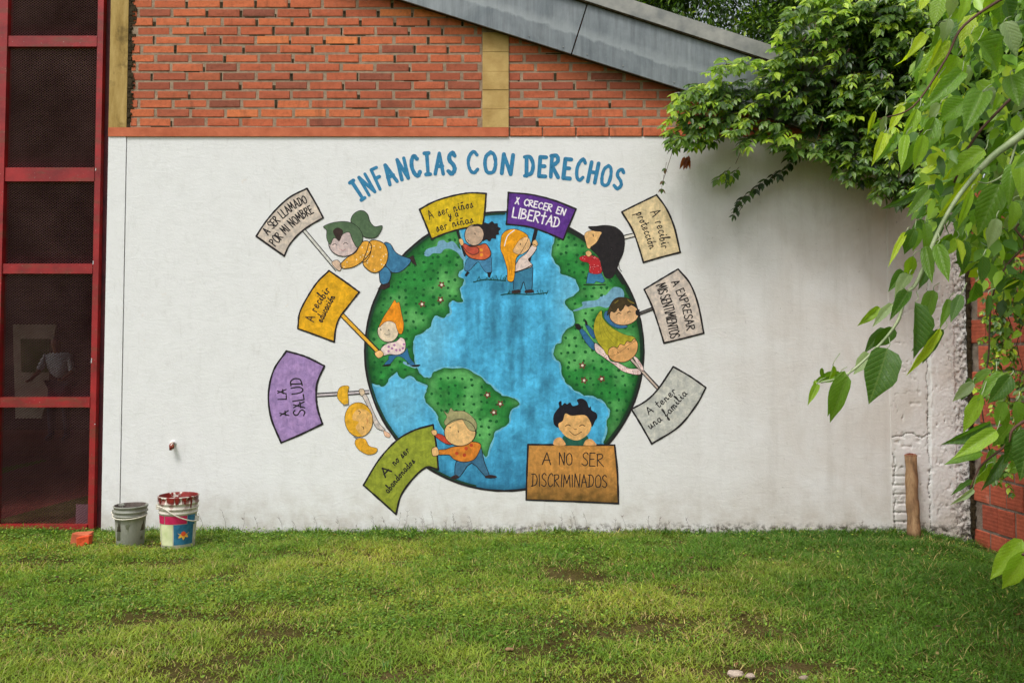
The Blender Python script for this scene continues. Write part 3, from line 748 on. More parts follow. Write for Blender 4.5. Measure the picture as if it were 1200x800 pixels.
def sh_green(X, Y, c, poly):
    d = pdist(X, Y, poly); n_ = fbm(X / 9, Y / 9, 51, 4); n2_ = fbm(X / 22, Y / 22, 55, 3)
    c = c * (.6 + .8 * n_)[:, None]
    li = np.array(lin(108, 188, 106)[:3]); c = c + (li - c) * np.clip((n2_ - .38) * 2.6, 0, .75)[:, None]
    e = np.clip(1 - d / 7, 0, 1) ** 1.3; c = c + (np.array(lin(16, 76, 36)[:3]) - c) * (e * .85)[:, None]
    rr = np.hypot(X - GC[0], Y - GC[1]) / GR; c = c * (1 - .6 * np.clip((rr - .9) / .1, 0, 1))[:, None]
    return c
GREEN = lin(44, 132, 58)
halo = Paint()
for poly in (na, eu): halo.stroke([p for p in poly if math.hypot(p[0] - GC[0], p[1] - GC[1]) < GR - 4], 3.4, lin(112, 184, 208), 1, jit=.3)
halo.build('coast_wash', globe, 'paint')
conts = []
for nm, poly in (('north_and_south_america', na), ('europe_and_africa', eu)):
    poly = wig(poly, 1.3, 4); conts.append(poly)
    o = Paint().fill(poly, GREEN, 3, 2.6, sh_green).build('continent', globe, 'paint')
PALE = lin(120, 170, 196)
def sh_pale(X, Y, c, poly): return c * (.75 + .5 * fbm(X / 5, Y / 5, 61, 3))[:, None]
lk = sm(z3([(308, 195), (318, 170), (345, 160), (368, 153), (375, 132), (400, 125), (415, 138), (440, 130), (458, 145), (472, 165), (497, 182), (500, 225), (480, 205), (465, 185), (440, 170), (420, 165), (400, 170), (385, 187), (350, 187), (330, 202)]), 3)
md = sm(z4([(405, 455), (450, 435), (448, 416), (480, 410), (520, 405), (540, 385), (560, 382), (580, 360), (600, 345), (630, 350), (645, 372), (640, 400), (600, 404), (585, 425), (570, 440), (555, 442), (530, 435), (500, 440), (460, 445), (425, 457)]), 3)
lk2 = z5([(210, 92), (250, 105), (275, 122), (265, 126), (230, 114), (208, 102)])
for q in (lk, md, lk2): Paint().fill(q, PALE, 5.2, 2.5, sh_pale).build('inland_water', globe, 'paint')
gd = Paint()
def scatter(poly, step, avoid):
    x0_, x1_ = min(p[0] for p in poly), max(p[0] for p in poly); y0_, y1_ = min(p[1] for p in poly), max(p[1] for p in poly)
    out = []; yy_ = y0_
    while yy_ < y1_:
        xx_ = x0_
        while xx_ < x1_:
            a, b = xx_ + random.uniform(-2.4, 2.4), yy_ + random.uniform(-2.4, 2.4)
            if inpoly(np.array([a]), np.array([b]), poly)[0] and pdist(np.array([a]), np.array([b]), poly)[0] > 4.5 and not any(inpoly(np.array([a]), np.array([b]), q)[0] for q in avoid): out.append((a, b))
            xx_ += step
        yy_ += step
    return out
for poly in conts:
    for a, b in scatter(poly, 9.6, (lk, md)):
        gd.blob(a, b, random.uniform(1.4, 2.2), random.uniform(1.4, 2.0), lin(22, 92, 42), 5.3, n=9, jit=.2)
gd.build('tree_dots', globe, 'paint')['kind'] = 'stuff'
for q in z3([(390, 335), (385, 405), (298, 425)]) + z5([(605, 250), (665, 292), (635, 332)]) + z4([(450, 712)]) + z6([(540, 175), (458, 182)]):
    f = Paint(); a0 = random.uniform(0, 72)
    for j in range(5): a = R(a0 + 72 * j); f.blob(q[0] + 2.6 * math.cos(a), q[1] + 2.6 * math.sin(a), 1.9, 1.3, lin(104, 60, 46), 6 + .2 * j, math.degrees(a), 8)
    f.blob(q[0], q[1], 1.5, 1.5, lin(236, 214, 196), 7.4, n=9); f.build('flower', globe, 'line')
rimp = Paint()
ring = [(GC[0] + (GR + .8) * math.cos(R(a)), GC[1] - (GR + .8) * math.sin(R(a))) for a in range(0, 360, 3)]
rimp.stroke(ring, 2.5, BLK, 7.5, closed=True, jit=.2)
rimp.stroke([(GC[0] + (GR - 1.2) * math.cos(R(a)), GC[1] - (GR - 1.2) * math.sin(R(a))) for a in range(30, 76, 3)], 5.4, lin(30, 40, 32), 7.4, jit=.15)
rimp.stroke([(GC[0] + (GR - 1.5) * math.cos(R(a)), GC[1] - (GR - 1.5) * math.sin(R(a))) for a in range(-48, 30, 3)], 3.4, lin(26, 50, 34), 7.4, jit=.15)
rimp.stroke([(GC[0] + (GR - 1.5) * math.cos(R(a)), GC[1] - (GR - 1.5) * math.sin(R(a))) for a in range(90, 260, 3)], 2.2, lin(30, 62, 44), 7.4, jit=.15)
tf = Paint()
for q in (z3([(540, 322), (590, 310), (640, 312), (690, 316)]), z4([(68, 382), (120, 376), (200, 380), (285, 372)])):
    tf.stroke(q, 1.3, lin(20, 72, 66), 7, smooth=True)
    for i in range(12):
        t = random.random(); a = q[0][0] + (q[-1][0] - q[0][0]) * t; tf.stroke([(a, q[1][1] + 1), (a + random.uniform(-3, 3), q[1][1] - random.uniform(2, 5))], .7, lin(20, 72, 60), 7)
tf.build('grass_tuft', globe, 'line')
rimp.build('globe_outline', globe, 'line')

# ---- placards
def sh_board(dark=None, amt=.0):
    def f(X, Y, c, poly):
        c = c * (.80 + .4 * fbm(X / 7, Y / 7, 71, 4))[:, None]
        d = pdist(X, Y, poly); c = c * (1 - .14 * np.clip(1 - d / 4, 0, 1))[:, None]
        if dark is not None:
            t = np.clip((Y - (min(p[1] for p in poly) + 30)) / 38, 0, 1); c = c + (np.array(dark[:3]) - c) * (t * amt * (0.3 + fbm(X / 8, Y / 6, 73, 3)))[:, None]
        return c
    return f
def placard(edges, col, label, lines, pole=None, lw=2.0, tcol=BLK, tw=1.4, shade=None, ocol=BLK):
    poly = []
    for e in edges: poly += smo(e, 6)[:-1] if len(e) > 2 else [e[0]]
    L0 = 12
    o = Paint().fill(poly, col, L0, 3.2, shade or sh_board()).build('painted_placard', bld, 'paint', label)
    if pole:
        (a, b, w, fc) = pole; pp = Paint(); dx, dy = b[0] - a[0], b[1] - a[1]; L = math.hypot(dx, dy); nx_, ny_ = -dy / L * w / 2, dx / L * w / 2
        if fc is None: pp.stroke([a, b], w, BLK, 9)
        else:
            pp.fill([(a[0] + nx_, a[1] + ny_), (b[0] + nx_, b[1] + ny_), (b[0] - nx_, b[1] - ny_), (a[0] - nx_, a[1] - ny_)], fc, 9)
            pp.stroke([(a[0] + nx_, a[1] + ny_), (b[0] + nx_, b[1] + ny_)], 1.1, BLK, 9.4, jit=.3); pp.stroke([(a[0] - nx_, a[1] - ny_), (b[0] - nx_, b[1] - ny_)], 1.3, BLK, 9.4, jit=.3)
        pp.build('pole', o, 'line')
    ol = Paint()
    for e in edges: ol.stroke(smo(e, 6), lw, ocol, L0 + 1, jit=.2)
    ol.build('outline', o, 'line')
    for text, cv, h, kw in lines:
        w_ = kw.pop('w', tw)
        for strokes in layout(text, cv, h, **kw):
            lt = Paint()
            for s_, pts in strokes: lt.stroke(pts, w_, tcol, L0 + 1, smooth=s_ and len(pts) > 2)
            lt.build('letter', o, 'line')
    return o
placard([zA([(108, 410), (160, 330), (230, 245), (320, 165), (425, 112)]), zA([(425, 112), (480, 205), (527, 295)]), zA([(527, 295), (440, 345), (370, 400), (315, 465), (283, 533)]), zA([(283, 533), (108, 410)])],
        lin(208, 194, 180), 'pinkish grey placard reading A SER LLAMADO POR MI NOMBRE',
        [('A SER LLAMADO', zA([(182, 402), (262, 312), (350, 240), (428, 198)]), 9.4, {}), ('POR MI NOMBRE', zA([(228, 472), (300, 392), (380, 318), (468, 262)]), 10, {})],
        (zA([(408, 375)])[0], zA([(612, 618)])[0], 3.8, lin(206, 204, 196)))
placard([zB([(62, 243), (150, 195), (260, 160), (370, 140), (478, 143)]), zB([(478, 143), (470, 250), (458, 345)]), zB([(458, 345), (340, 360), (230, 390), (137, 428)]), zB([(137, 428), (100, 335), (62, 243)])],
        lin(214, 182, 30), 'yellow placard reading A ser niños y a ser niñas',
        [('A ser niños', zB([(125, 305), (250, 264), (398, 230)]), 10.5, {}), ('y a', zB([(245, 296), (305, 286)]), 9, {}), ('ser niñas', zB([(172, 382), (280, 350), (398, 326)]), 10, {})],
        (zB([(296, 372)])[0], zB([(345, 530)])[0], 2.6, None), tw=1.1)
placard([zB([(617, 137), (760, 150), (900, 185), (1040, 240)]), zB([(1040, 240), (1000, 335), (960, 432)]), zB([(960, 432), (850, 385), (740, 350), (605, 335)]), zB([(605, 335), (612, 235), (617, 137)])],
        lin(96, 52, 142), 'violet placard reading X CRECER EN LIBERTAD in white',
        [('X CRECER EN', zB([(660, 206), (810, 236), (968, 280)]), 7.4, {'space': .6}), (r'LIBER\t1AD', zB([(642, 290), (780, 318), (930, 358)]), 11.5, {'w': 1.7})],
        (zB([(792, 362)])[0], zB([(745, 560)])[0], 4.6, None), tcol=lin(232, 226, 232), tw=1.5)
placard([zC([(473, 258), (580, 205), (690, 152)]), zC([(690, 152), (750, 235), (800, 350), (838, 510)]), zC([(838, 510), (720, 540), (608, 573)]), zC([(608, 573), (580, 480), (540, 370), (473, 258)])],
        lin(226, 204, 160), 'beige placard reading A recibir protección',
        [('A recibir', zC([(652, 262), (695, 360), (722, 490)]), 11.5, {}), ('protección', zC([(562, 268), (605, 370), (648, 492)]), 10.5, {})],
        (zC([(487, 417)])[0], zC([(565, 398)])[0], 4.2, lin(225, 220, 208)), tw=1.15)
placard([zE([(613, 155), (720, 90), (825, 28)]), zE([(825, 28), (900, 120), (950, 250), (985, 428)]), zE([(985, 428), (860, 460), (737, 490)]), zE([(737, 490), (700, 370), (660, 255), (613, 155)])],
        lin(212, 198, 186), 'pale placard reading A EXPRESAR MIS SENTIMIENTOS',
        [('A EXPRESAR', zE([(782, 112), (842, 240), (880, 412)]), 9.4, {}), ('MIS SENTIMIENTOS', zE([(688, 132), (740, 290), (778, 462)]), 11, {'gap': .12, 'space': .3})],
        (zE([(572, 310)])[0], zE([(668, 274)])[0], 3.0, lin(96, 92, 88)))
placard([zI([(133, 462), (250, 395), (345, 300), (460, 130)]), zI([(460, 130), (590, 205), (715, 293)]), zI([(715, 293), (640, 430), (500, 600), (292, 732)]), zI([(292, 732), (200, 570), (133, 462)])],
        lin(198, 198, 190), 'light grey placard reading A tener una familia',
        [('A tener', zI([(270, 506), (380, 425), (485, 328)]), 8.5, {}), ('una familia', zI([(282, 618), (430, 505), (570, 345)]), 9.4, {})],
        (zI([(128, 68)])[0], zI([(342, 300)])[0], 3.4, lin(196, 178, 164)), tw=1.2)
placard([zD([(563, 38), (660, 105), (752, 172)]), zD([(752, 172), (690, 250), (630, 330), (605, 400), (595, 483)]), zD([(595, 483), (480, 440), (368, 400)]), zD([(368, 400), (380, 300), (430, 200), (490, 110), (563, 38)])],
        lin(230, 172, 30), 'amber placard reading A recibir educación',
        [('A recibir', zD([(466, 358), (500, 265), (572, 162)]), 10, {}), ('educación', zD([(520, 362), (555, 290), (602, 204)]), 8.6, {})],
        (zD([(642, 312)])[0], zD([(880, 556)])[0], 4.8, lin(228, 172, 50)), tw=1.3)
placard([zF([(190, 60), (310, 95), (428, 153)]), zF([(428, 153), (385, 250), (376, 330), (385, 420), (415, 515)]), zF([(415, 515), (280, 580), (157, 632)]), zF([(157, 632), (95, 480), (78, 330), (110, 180), (190, 60)])],
        lin(166, 136, 188), 'lilac placard reading A LA SALUD',
        [(r'\x1', zF([(206, 462), (202, 430)]), 9.5, {}), (r'L\x1', zF([(190, 360), (188, 298)]), 9.5, {}), (r'S\x1LUD', zF([(306, 462), (302, 380), (292, 300), (286, 226)]), 13, {'w': 1.6})],
        (zF([(380, 335)])[0], zF([(705, 315)])[0], 3.6, lin(196, 186, 188)), lw=2.2, tw=1.5)
placard([zG([(520, 200), (540, 330), (553, 480)]), zG([(553, 480), (480, 465), (400, 530), (320, 640), (288, 758)]), zG([(288, 758), (190, 670), (85, 577)]), zG([(85, 577), (180, 420), (290, 300), (400, 235), (520, 200)])],
        lin(146, 156, 50), 'olive green placard reading A no ser abandonados',
        [('A', zG([(222, 528), (262, 490)]), 10, {'w': 1.8}), ('no', zG([(282, 455), (312, 425)]), 9, {}), ('ser', zG([(330, 408), (376, 366)]), 9, {}), ('abandonados', zG([(242, 628), (320, 530), (408, 432)]), 8.0, {})],
        None, lw=2.1, tw=1.25)
placard([zH([(207, 430), (480, 432), (748, 433)]), zH([(748, 433), (765, 600), (772, 798)]), zH([(772, 798), (480, 785), (195, 775)]), zH([(195, 775), (200, 600), (207, 430)])],
        lin(198, 140, 70), 'brown placard reading A NO SER DISCRIMINADOS',
        [('A', zH([(296, 553), (350, 556)]), 14, {}), ('NO', zH([(402, 556), (482, 556)]), 14, {}), ('SER', zH([(542, 560), (680, 568)]), 14.5, {}), ('DISCRIMINADOS', zH([(232, 690), (460, 694), (700, 698)]), 14.5, {'gap': .15})],
        None, lw=2.1, tw=1.2, shade=sh_board(lin(74, 62, 28), .95))

# ---- painted children
def kid(label, z, fills, lines, L0=10, sh=None):
    ln = Paint()
    for s_ in lines:
        col = s_[3] if len(s_) > 3 else BLK
        ln.stroke(z(s_[0]), s_[1] * .85, col, L0 + 9, smooth=s_[2] if len(s_) > 2 else True)
    ol = []
    for i, f in enumerate(fills):
        if f[3] if len(f) > 3 else 1:
            ln.stroke(f[1], (f[3] if len(f) > 3 else 1) * .85, BLK, L0 + i * 1.0 + .6, closed=True)
    o = ln.build('painted_child', bld, 'line', label)
    for i, f in enumerate(fills):
        nm, poly, col = f[0], f[1], f[2]
        pt = Paint().fill(poly, col, L0 + i * 1.0, 2.4, lambda X, Y, c, pl: c * (.84 + .3 * fbm(X / 4, Y / 4, 81, 3))[:, None])
        extra = f[4] if len(f) > 4 else None
        if extra:
            dc, n_, r_ = extra; xs_ = [p[0] for p in poly]; ys_ = [p[1] for p in poly]; c_ = 0; placed = []
            while c_ < n_ * 12 and len(placed) < n_:
                c_ += 1; a, b = random.uniform(min(xs_), max(xs_)), random.uniform(min(ys_), max(ys_))
                if inpoly(np.array([a]), np.array([b]), poly)[0] and pdist(np.array([a]), np.array([b]), poly)[0] > r_ and all(math.hypot(a - q[0], b - q[1]) > r_ * 2.6 for q in placed):
                    placed.append((a, b)); pt.blob(a, b, r_, r_, dc, L0 + i + .3, n=8)
        pt.build(nm, o, 'paint')
    return o
JN = lin(62, 122, 160); SK = lin(232, 184, 122); DKB = lin(56, 40, 40)
def E_(z, x, y, rx, ry, rot=0, s=5.333): q = z([(x, y)])[0]; return ell(q[0], q[1], rx / s, ry / s, rot, 26)
S = lambda z, p, n=4: sm(z(p), n)
kid('painted girl with green ponytail and orange jumper leaning off the globe', zA, [
    ('trousers', S(zA, [(905, 460), (945, 458), (975, 505), (1010, 530), (1075, 555), (1050, 600), (1000, 635), (950, 632), (920, 600)]), JN),
    ('trouser_leg', S(zA, [(880, 618), (920, 600), (950, 640), (940, 690), (915, 712), (885, 700), (878, 660)]), JN),
    ('shoe', zA([(1065, 542), (1088, 528), (1112, 595), (1085, 578)]), DKB, .6), ('shoe', zA([(868, 737), (895, 712), (945, 698), (942, 726), (910, 742)]), DKB, .6),
    ('jumper', S(zA, [(820, 440), (870, 438), (915, 465), (932, 520), (920, 580), (880, 627), (840, 637), (800, 615), (775, 575), (800, 500)]), lin(226, 164, 60), 1.2, (lin(246, 226, 190), 12, .8)),
    ('sleeve', S(zA, [(635, 582), (680, 540), (730, 510), (765, 450), (805, 440), (828, 470), (820, 510), (780, 560), (720, 600), (660, 612), (638, 602)]), lin(228, 166, 62), 1.1, (lin(246, 226, 190), 9, .8)),
    ('hand', S(zA, [(580, 575), (615, 558), (640, 590), (632, 625), (605, 612)]), lin(214, 184, 160), .7),
    ('ponytail', S(zA, [(700, 320), (710, 280), (740, 255), (775, 250), (805, 275), (820, 320), (850, 350), (895, 345), (880, 390), (850, 420), (800, 420), (765, 400), (735, 355)]), lin(84, 108, 78), .9),
    ('face', E_(zA, 655, 450, 95, 86), lin(206, 186, 182), 1.2),
    ('hair', S(zA, [(528, 350), (575, 328), (640, 318), (700, 325), (750, 360), (774, 410), (765, 455), (738, 480), (708, 430), (690, 385), (650, 396), (625, 430), (592, 420), (570, 462), (548, 420), (548, 372)], 3), lin(86, 110, 80), .8),
    ('forelock', S(zA, [(588, 375), (618, 356), (650, 375), (642, 410), (625, 442), (600, 410)], 3), lin(58, 44, 40), 0)],
    [(([(585, 465), (598, 456), (612, 464)]), .8), ([(652, 460), (666, 450), (682, 458)], .8), ([(630, 488), (648, 500), (668, 490)], .5, True, lin(170, 80, 80)), ([(775, 575), (800, 560), (822, 515), (828, 480)], 1.0)])
kid('painted child with black curly hair and red jumper under the yellow placard', zB, [
    ('trousers', S(zB, [(370, 545), (348, 580), (345, 622), (372, 625), (400, 595), (430, 570), (450, 600), (478, 636), (512, 636), (512, 590), (505, 535), (440, 550)]), lin(70, 130, 168), .6),
    ('shoe', zB([(343, 655), (358, 628), (376, 635), (355, 662)]), BLK, 0), ('shoe', zB([(484, 635), (512, 633), (502, 668), (490, 664)]), BLK, 0),
    ('jumper', S(zB, [(335, 455), (380, 470), (430, 468), (470, 455), (495, 480), (508, 525), (470, 556), (400, 552), (360, 530), (342, 500), (325, 465)]), lin(208, 100, 58), 1.1, (lin(226, 150, 50), 4, 2.0)),
    ('sleeve', S(zB, [(328, 462), (350, 458), (380, 475), (425, 480), (432, 510), (400, 525), (360, 508)]), lin(196, 82, 62), .9),
    ('hand', S(zB, [(308, 432), (328, 426), (338, 456), (322, 468)]), SK, .5),
    ('face', E_(zB, 404, 402, 60, 66, 10), lin(196, 168, 144), .9),
    ('hair', S(zB, [(385, 350), (420, 332), (450, 336), (470, 324), (492, 330), (515, 316), (530, 330), (550, 330), (552, 350), (570, 360), (556, 378), (560, 398), (540, 402), (540, 425), (515, 422), (500, 442), (480, 430), (455, 440), (462, 400), (455, 370), (430, 348)], 3), lin(40, 34, 36), 0)],
    [([(408, 390), (410, 400)], 1.1), ([(360, 430), (372, 442)], .6)])
kid('painted girl with long orange hair and white hairband in the middle of the ocean', zB, [
    ('trousers', S(zB, [(650, 640), (700, 625), (765, 600), (768, 660), (762, 748), (728, 746), (712, 695), (692, 745), (654, 748), (650, 700)]), lin(58, 124, 156), .9),
    ('shoe', S(zB, [(640, 752), (685, 742), (692, 762), (645, 766)]), DKB, 0), ('shoe', S(zB, [(722, 748), (765, 742), (775, 760), (725, 764)]), DKB, 0),
    ('jumper', S(zB, [(662, 590), (690, 545), (730, 515), (768, 462), (795, 482), (765, 530), (742, 556), (768, 596), (700, 622), (655, 636)]), lin(230, 208, 198), .8),
    ('hand', S(zB, [(768, 445), (788, 432), (802, 458), (788, 476), (772, 470)]), SK, .4),
    ('hair', S(zB, [(570, 440), (578, 400), (610, 372), (660, 365), (712, 385), (742, 415), (720, 470), (690, 520), (665, 550), (660, 620), (648, 688), (612, 685), (610, 620), (588, 540), (568, 490)], 4), lin(236, 160, 26), .7),
    ('face', S(zB, [(690, 432), (735, 412), (756, 450), (742, 492), (700, 522), (668, 520), (646, 502), (662, 468)]), lin(232, 186, 132), .4)],
    [([(655, 372), (612, 408), (592, 470)], 1.3, True, lin(240, 232, 226)), ([(655, 634), (720, 614), (768, 588)], 1.2), ([(692, 455), (692, 462)], 1.1), ([(720, 490), (728, 482)], .5), ([(610, 540), (625, 600), (620, 660)], .5, True, lin(180, 110, 20)), ([(630, 540), (640, 600), (632, 660)], .5, True, lin(180, 110, 20))])
kid('painted girl with long black hair and red dotted blouse', zC, [
    ('trousers', zC([(262, 636), (345, 636), (368, 690), (352, 702), (312, 690), (300, 706), (250, 704)]), lin(60, 128, 168), .5),
    ('blouse', S(zC, [(208, 542), (245, 528), (290, 530), (330, 550), (348, 600), (342, 642), (272, 638), (268, 580), (222, 566)], 3), lin(186, 42, 48), .4, (lin(236, 190, 190), 26, .35)),
    ('hand', S(zC, [(246, 512), (270, 500), (285, 522), (262, 538)]), SK, .5),
    ('face', S(zC, [(240, 398), (272, 376), (345, 382), (330, 430), (305, 475), (262, 486), (248, 445)]), SK, .5),
    ('hair', S(zC, [(262, 350), (310, 346), (370, 340), (430, 350), (475, 385), (492, 430), (484, 510), (458, 570), (432, 640), (405, 674), (365, 662), (345, 600), (330, 545), (300, 510), (274, 482), (312, 450), (338, 404), (345, 384), (292, 376)], 4), lin(38, 34, 36), 0)],
    [([(293, 400), (295, 410)], 1.2), ([(455, 585), (458, 610), (472, 628)], .8), ([(440, 600), (442, 622)], .7), ([(235, 712), (290, 714), (370, 710)], 1.3)])
kid('painted boy with short dark hair speaking, beside the pale grey placard', zE, [
    ('scarf', S(zE, [(372, 290), (362, 330), (400, 375), (450, 398), (505, 392), (500, 380), (440, 370), (398, 335), (392, 300)]), lin(60, 112, 156), .5),
    ('face', E_(zE, 488, 312, 92, 66, -8), lin(226, 178, 128), .9, (lin(190, 130, 90), 9, .3)),
    ('hair', S(zE, [(382, 318), (396, 262), (428, 216), (470, 204), (520, 214), (560, 246), (532, 252), (512, 262), (495, 250), (480, 276), (462, 290), (450, 268), (430, 298), (404, 292)], 3), lin(70, 58, 34), .8),
    ('mouth', S(zE, [(560, 286), (585, 280), (582, 292), (596, 300), (584, 306), (586, 320), (562, 314)], 2), BLK, 0)],
    [([(440, 312), (452, 302), (468, 306)], .9), ([(508, 300), (518, 292), (528, 294)], .9), ([(510, 218), (525, 232), (548, 240)], 1.2, True, lin(128, 112, 40)), ([(430, 240), (450, 225)], 1.2, True, lin(128, 112, 40))])
kid('painted child with long mustard hair flying over the green continent', zE, [
    ('trousers', S(zE, [(205, 402), (235, 408), (300, 490), (322, 520), (300, 535), (262, 505), (226, 450)]), lin(50, 108, 152), .6),
    ('trouser_leg', S(zE, [(242, 372), (262, 378), (300, 420), (304, 462), (282, 448), (256, 402)]), lin(46, 100, 146), .5),
    ('shoe', S(zE, [(180, 372), (205, 370), (220, 392), (212, 408), (190, 402)]), BLK, 0), ('shoe', S(zE, [(240, 342), (256, 356), (258, 382), (246, 372)]), BLK, 0),
    ('jumper', S(zE, [(305, 490), (335, 508), (380, 555), (402, 600), (450, 612), (520, 648), (575, 650), (594, 680), (560, 688), (480, 666), (420, 622), (350, 572), (308, 540)]), lin(236, 210, 204), .7, (lin(170, 50, 56), 26, .5)),
    ('sleeve', S(zE, [(545, 575), (572, 585), (606, 640), (606, 668), (580, 640)]), lin(236, 210, 204), .6, (lin(170, 50, 56), 5, .5)),
    ('hair', S(zE, [(345, 286), (312, 330), (297, 400), (315, 470), (358, 530), (385, 566), (440, 560), (520, 500), (562, 470), (540, 448), (500, 440), (440, 412), (390, 376), (354, 332)]), lin(176, 166, 44), .4),
    ('face', S(zE, [(390, 532), (420, 512), (445, 520), (462, 496), (488, 502), (505, 478), (530, 484), (550, 462), (572, 490), (568, 540), (540, 582), (490, 608), (430, 604), (392, 576)], 3), lin(222, 166, 104), .8)],
    [([(448, 546), (450, 552)], 1.2), ([(512, 524), (514, 530)], 1.2), ([(340, 330), (335, 400), (350, 460)], .5, True, lin(120, 120, 30)), ([(370, 380), (400, 430), (450, 470)], .5, True, lin(120, 120, 30)), ([(345, 360), (370, 430), (420, 490)], .5, True, lin(120, 120, 30))])
kid('painted boy with tall flame-shaped orange hair holding the amber placard', zD, [
    ('trousers', S(zD, [(940, 568), (1035, 545), (1050, 515), (1068, 580), (1102, 625), (1074, 630), (1030, 585), (985, 575), (945, 620), (908, 624), (935, 590)], 3), lin(50, 112, 158), .5),
    ('shoe', S(zD, [(898, 628), (945, 620), (942, 633), (902, 635)]), BLK, 0), ('shoe', S(zD, [(1078, 628), (1132, 624), (1122, 636), (1088, 638)]), BLK, 0),
    ('shirt', S(zD, [(890, 520), (930, 490), (980, 480), (1010, 455), (1036, 470), (1042, 510), (1030, 546), (990, 564), (940, 560), (905, 568), (888, 545)]), lin(236, 214, 208), .8, (lin(176, 118, 168), 8, 1.5)),
    ('hand', S(zD, [(848, 552), (884, 535), (905, 562), (872, 584)]), SK, .6),
    ('face', E_(zD, 932, 416, 66, 68), lin(230, 210, 182), .8),
    ('hair', S(zD, [(874, 392), (902, 330), (945, 265), (972, 220), (985, 240), (1002, 236), (1015, 300), (1030, 370), (1022, 425), (1002, 432), (986, 400), (976, 368), (940, 352), (905, 364)], 3), lin(236, 146, 30), .5)],
    [([(886, 404), (888, 410)], 1.3), ([(936, 406), (938, 412)], 1.3), ([(908, 430), (925, 440), (945, 434)], .5)])
kid('painted girl with yellow pigtails lying sideways beside the globe', zF, [
    ('sleeve', S(zF, [(660, 330), (692, 338), (730, 430), (770, 510), (806, 548), (790, 556), (745, 530), (715, 440)]), lin(206, 194, 186), .7),
    ('hand', S(zF, [(798, 556), (836, 576), (834, 598), (806, 590)]), lin(236, 190, 160), .4),
    ('hand', S(zF, [(645, 300), (670, 296), (680, 322), (662, 340), (648, 325)]), lin(214, 190, 160), .6),
    ('pigtail', S(zF, [(508, 345), (515, 300), (540, 278), (580, 280), (574, 320), (578, 385), (556, 397), (525, 374)]), lin(232, 176, 44), .5),
    ('pigtail', S(zF, [(620, 620), (640, 603), (682, 610), (708, 652), (757, 668), (745, 697), (700, 706), (650, 682), (622, 650)]), lin(228, 168, 44), .5),
    ('hair', E_(zF, 642, 488, 88, 108, -6), lin(230, 172, 44), .7),
    ('face', S(zF, [(608, 452), (640, 422), (692, 430), (728, 470), (730, 512), (706, 562), (672, 592), (640, 565), (622, 535), (642, 502), (604, 488)]), lin(230, 180, 104), 0)],
    [([(640, 432), (652, 438), (648, 452)], .8), ([(660, 530), (672, 535), (672, 548)], .8), ([(690, 478), (698, 495), (692, 515)], .5, True, lin(190, 70, 60)), ([(548, 398), (578, 392)], 1.8, False, lin(120, 120, 120)), ([(612, 592), (632, 606)], 1.8, False, lin(120, 120, 120))], L0=13)
kid('painted boy with khaki hair and red jumper holding up the olive placard', zG, [
    ('trousers', S(zG, [(800, 330), (818, 330), (840, 430), (872, 518), (846, 522), (760, 438), (690, 520), (658, 526), (664, 430), (720, 415)], 3), lin(62, 112, 144), .9),
    ('shoe', S(zG, [(630, 528), (664, 512), (682, 528), (652, 540)]), DKB, 0), ('shoe', S(zG, [(848, 520), (880, 512), (918, 522), (905, 532), (850, 532)]), DKB, 0),
    ('jumper', S(zG, [(550, 358), (600, 352), (640, 338), (700, 330), (760, 305), (818, 322), (802, 380), (770, 420), (710, 432), (650, 415), (620, 388), (552, 386)]), lin(216, 130, 46), .9, (lin(190, 72, 40), 4, 2.2)),
    ('sleeve', S(zG, [(535, 256), (580, 264), (640, 318), (600, 318), (540, 278)]), lin(196, 70, 46), .7),
    ('hand', S(zG, [(508, 236), (540, 234), (542, 262), (520, 264)]), SK, .6), ('hand', S(zG, [(512, 350), (545, 340), (556, 384), (520, 395)]), SK, .7),
    ('face', E_(zG, 688, 248, 98, 84), lin(232, 188, 126), .9),
    ('hair', S(zG, [(583, 108), (612, 130), (630, 94), (652, 114), (710, 114), (760, 145), (792, 190), (787, 238), (748, 232), (720, 195), (700, 166), (650, 180), (600, 204), (590, 178), (606, 150)], 3), lin(164, 158, 112), .5)],
    [([(626, 214), (627, 217)], 1.5), ([(678, 241), (679, 244)], 1.5), ([(780, 240), (794, 245), (786, 262)], .8)], L0=16)
kid('painted smiling boy with curly black hair behind the brown placard', zH, [
    ('collar', S(zH, [(422, 394), (440, 374), (515, 402), (568, 374), (584, 395), (572, 432), (430, 432)], 3), lin(34, 92, 76), 0),
    ('hair', S(zH, [(392, 324), (368, 300), (366, 250), (388, 212), (402, 196), (398, 168), (415, 158), (418, 186), (435, 170), (452, 178), (470, 166), (484, 188), (508, 186), (522, 176), (512, 152), (540, 142), (572, 160), (588, 200), (598, 190), (604, 215), (632, 232), (640, 258), (624, 285), (612, 312), (598, 318), (500, 330), (410, 322)], 3), lin(30, 28, 36), 0),
    ('face', S(zH, [(402, 330), (398, 300), (425, 280), (440, 236), (480, 250), (560, 246), (592, 280), (602, 320), (578, 368), (515, 404), (450, 384), (412, 345)], 4), lin(230, 178, 112), 0),
    ('hand', S(zH, [(366, 412), (380, 392), (410, 385), (438, 418), (436, 434), (372, 434)]), lin(224, 166, 104), 0),
    ('hand', S(zH, [(556, 425), (572, 400), (602, 396), (628, 420), (630, 434), (560, 434)]), lin(224, 166, 104), 0)],
    [([(440, 316), (455, 306), (472, 312)], 1.0), ([(528, 314), (545, 306), (562, 314)], 1.0), ([(466, 346), (500, 370), (542, 350)], .8), ([(492, 330), (502, 334), (512, 330)], .6)], L0=14)
